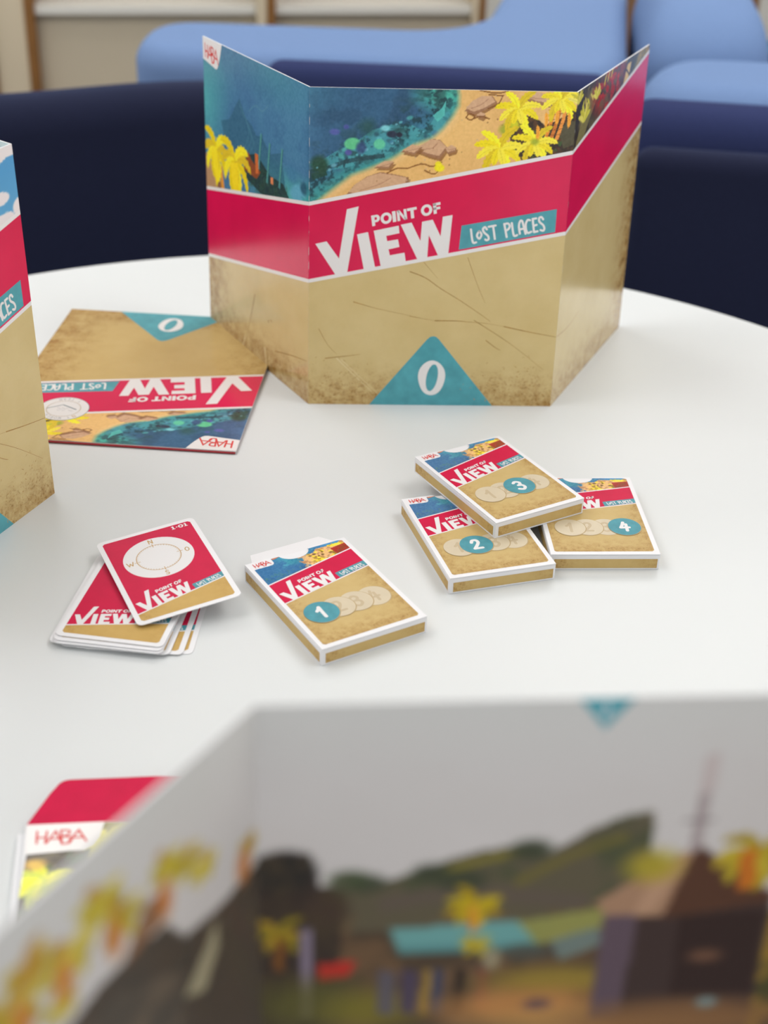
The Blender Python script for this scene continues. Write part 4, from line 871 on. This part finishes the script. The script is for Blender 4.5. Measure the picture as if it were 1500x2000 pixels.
# ------------------------------------------------------------------ loose cards
CW, CD, CT = 71.5, 106.5, .45
def make_card(full):
    t = thing('playing_card', '', 'card')
    F_ = Frame((0, 0, CT/1000), (1, 0, 0), (0, 1, 0)); o = rrect(0, 0, CW, CD, 4.2, 6); n = len(o)
    V = [F_.p(x, y) for x, y in o]+[F_.p(x, y, -CT) for x, y in o]
    b = mesh_obj('card', V, [tuple(range(n)), tuple(range(2*n-1, n-1, -1))]+[(n+i, n+(i+1) % n, (i+1) % n, i) for i in range(n)], M['white_card'], t)
    lo = lambda u: 12.0+14.2*(u-3.6)/64.4; e = 3.6
    print_polys('gold_print', F_, [[[(e, lo(e)-.6), (e, e+1.6), (e+1.6, e), (CW-e-1.6, e), (CW-e, e+1.6), (CW-e, lo(CW-e)-.6)]]], .04, M['gold_card'], b, (0, CW, 0, 28))
    print_polys('red_print', F_, [[[(e, lo(e)+.5), (CW-e, lo(CW-e)+.5), (CW-e, CD-e-1.6), (CW-e-1.6, CD-e), (e+1.6, CD-e), (e, CD-e-1.6)]]], .04, M['red_matte'], b)
    f = affine([(5.3,141.4),(116.5,167.1),(23.0,116.1)], [(5.2, 24.0), (43.6, 32.4), (10.8, 13.8)])
    print_polys('logo_view', F_, xf(VIEW, f), .09, M['white_matte'], b); print_polys('logo_point_of', F_, xf(POINT_OF, f), .09, M['white_matte'], b)
    g = affine([TAG[0], TAG[1], TAG[3]], [(45.8, 27.6), (67.8, 32.4), (46.2, 21.6)])
    print_polys('title_tag', F_, [[[(45.4, 27.6), (CW-e, 32.6), (CW-e, lo(CW-e)+.5), (46.2, lo(46.2)+.5)]]], .07, M['teal_matte'], b); print_polys('title_lettering', F_, lost(g, .55), .10, M['white_matte'], b)
    if full:
        cx, cy = 35.0, 69.5
        print_polys('compass_disc', F_, [[ellipse(cx, cy, 24.6, 24.6)]], .07, M['white_matte'], b)
        P = [[ellipse(cx, cy, 15.7, 15.7), ellipse(cx, cy, 15.2, 15.2)]]
        for k in range(48):
            a = 2*math.pi*k/48; r0 = 13.2 if k % 12 == 0 else 14.4
            P += stroke([(cx+r0*math.cos(a), cy+r0*math.sin(a)), (cx+(17.0 if k % 12 == 0 else 15.4)*math.cos(a), cy+(17.0 if k % 12 == 0 else 15.4)*math.sin(a))], .5 if k % 12 == 0 else .35, False)
        print_polys('compass_ring', F_, P, .11, M['compass'], b)
        P = glyph('N', cx, cy+20.6, 3.6, 4.6, .75)+glyph('O', cx+20.4, cy, 3.2, 4.6, .7)+glyph('S', cx, cy-20.6, 3.2, 4.6, .75)+glyph('W', cx-20.2, cy, 4.6, 4.6, .7)
        print_polys('compass_letters', F_, P, .11, M['compass'], b)
        x = 54.6; y = 99.4
        def one(x): return stroke([(x, y-1.9), (x, y+1.9)], 1.1, False, cap=False)+stroke([(x-1.3, y-1.6), (x+1.3, y-1.6)], .7, False, cap=False)+stroke([(x-1.0, y+1.2), (x, y+1.7)], .7, False)
        P = one(x)+[[ellipse(x+2.6, y, .6, .6, n=12)]]+[[ellipse(x+5.6, y, 1.9, 2.05, n=24), ellipse(x+5.6, y, .75, 1.1, n=16)]]+one(x+9.2)
        print_polys('card_number', F_, P, .09, M['white_matte'], b)
    return t
def copy_tree(o, parent=None):
    c = o.copy(); COL.objects.link(c)
    if parent: c.parent = parent
    for ch in list(o.children): copy_tree(ch, c)
    return c
# the pile, bottom to top: base corner (front-left), turn
pile = [(-.1905, .7262, -.040, 'lowest card of the loose pile, peeking out furthest to the right'), (-.1965, .7262, -.070, 'card peeking out to the right low in the loose pile'), (-.2045, .7265, -.10, 'card in the lower middle of the loose pile, edge showing'),
        (-.2120, .7290, -.115, 'card low in the loose pile, sticking out to the left'), (-.2095, .7270, -.125, 'card fourth from the top of the loose pile'), (-.2085, .7262, -.130, 'card third from the top of the loose pile'),
        (-.2088, .7280, -.133, 'card just under the top of the loose pile'), (-.2084, .7318, -.142, 'top card of the loose pile, half hidden under the compass card')]
plain_card = make_card(False); z = TZ+.0001
for i, (x, y, a, lab) in enumerate(pile):
    c = plain_card if i == 0 else copy_tree(plain_card)
    c.location = (x, y, z); c.rotation_euler = (0, 0, a); c['label'] = lab; c['group'] = 'loose game cards'
    z += .00085
top = make_card(True); top['label'] = 'red card with compass disc lying askew on top of the pile'; top['group'] = 'loose game cards'
q0, q1, q2 = Vector((-.1560, .7403, .0085)), Vector((-.0908, .7712, .0150)), Vector((-.2075, .8290, .0090))
ex = (q1-q0).normalized(); ey = (q2-q0); ey = (ey-ex*ey.dot(ex)).normalized(); ez = ex.cross(ey)
top.matrix_world = Matrix(((ex.x, ey.x, ez.x, q0.x), (ex.y, ey.y, ez.y, q0.y), (ex.z, ey.z, ez.z, q0.z+TZ), (0, 0, 0, 1)))

# ------------------------------------------------------------------ open game sleeve in the near left corner
loc = (-.1860, .5595, TZ); rz = math.atan2(.0045, .0415)
t = thing('game_sleeve', 'open box with pink tuck flap half hidden behind the blurred screen', 'box', loc, rz)
F_ = Frame((0, 0, .0052), (1, 0, 0), (0, 1, 0)); SWD, SLN = 128.0, 190.0
def solid(name, o, z0, z1, mat, parent, zf=None):
    n = len(o); V = [(x/1000, y/1000, z1/1000+(zf(y) if zf else 0)) for x, y in o]+[(x/1000, y/1000, z0/1000+(zf(y) if zf else 0)) for x, y in o]
    return mesh_obj(name, V, [tuple(range(n)), tuple(range(2*n-1, n-1, -1))]+[(n+i, n+(i+1) % n, (i+1) % n, i) for i in range(n)], mat, parent)
body = solid('body', [(12, -SLN), (SWD, -SLN), (SWD, 0), (0, 0), (3, -60)][::1], .3, 5.2, M['white_card'], t)
solid('tray', [(6, -SLN+2), (SWD-4, -SLN+2), (SWD-4, -4), (-4, -4), (-1, -60)], 0, 2.6, M['white_card'], t)
fo = [(.3, 0), (10, 24)]+[(10+3.0+7*(1-math.cos(a)), 24+4.5+6.5*math.sin(a)) for a in np.linspace(.3, math.pi/2, 6)]
fo = fo+[(SWD-x, y) for x, y in fo[::-1]]
solid('tuck_flap', fo[::-1], 4.6, 5.2, M['red_matte'], t)
FG = Canvas(0, 130, -192, 0, .8, (66, 56, 46)); n_ = FG.noise(8, 4, 3); FG.blend(np.clip((n_-.45)*4, 0, .9), (96, 86, 60)); FG.blend(np.clip((FG.noise(5, 3, 5)-.55)*7, 0, .8), (64, 92, 50))
FG.palm(14, -44, 20, 1.5, n=9, seed=2, cols=((232, 230, 50), (214, 214, 40), (190, 200, 60))); FG.palm(44, -14, 18, 1.4, n=8, seed=4, cols=((222, 214, 70), (206, 198, 60))); FG.palm(60, -60, 22, 1.4, n=8, seed=6); FG.ell(8, -30, 6, 4, (204, 160, 60), .9, .4); FG.palm(90, -30, 24, 1.4, n=8, seed=7); FG.ell(58, -6, 16, 10, (214, 204, 90), .9, .5)
picture('printed_picture', F_, FG, 3, SWD, lambda u: -SLN+2, lambda u: -.4, 1.0, .06, body)
tb_ = [(.4, -.2), (2.0, -22.5), (32, -20.5), (36.5, -17), (39.5, -11), (41.5, -.2)]
print_polys('logo_tab', F_, [[tb_[::-1]]], .11, M['white_ink'], body)
print_polys('logo_lettering', F_, haba(affine([(0, 0), (2.24, 0), (0, 1)], [(6.8, -14.6), (33.0, -14.2), (6.6, -5.6)]), 1.15), .16, M['haba_red'], body)
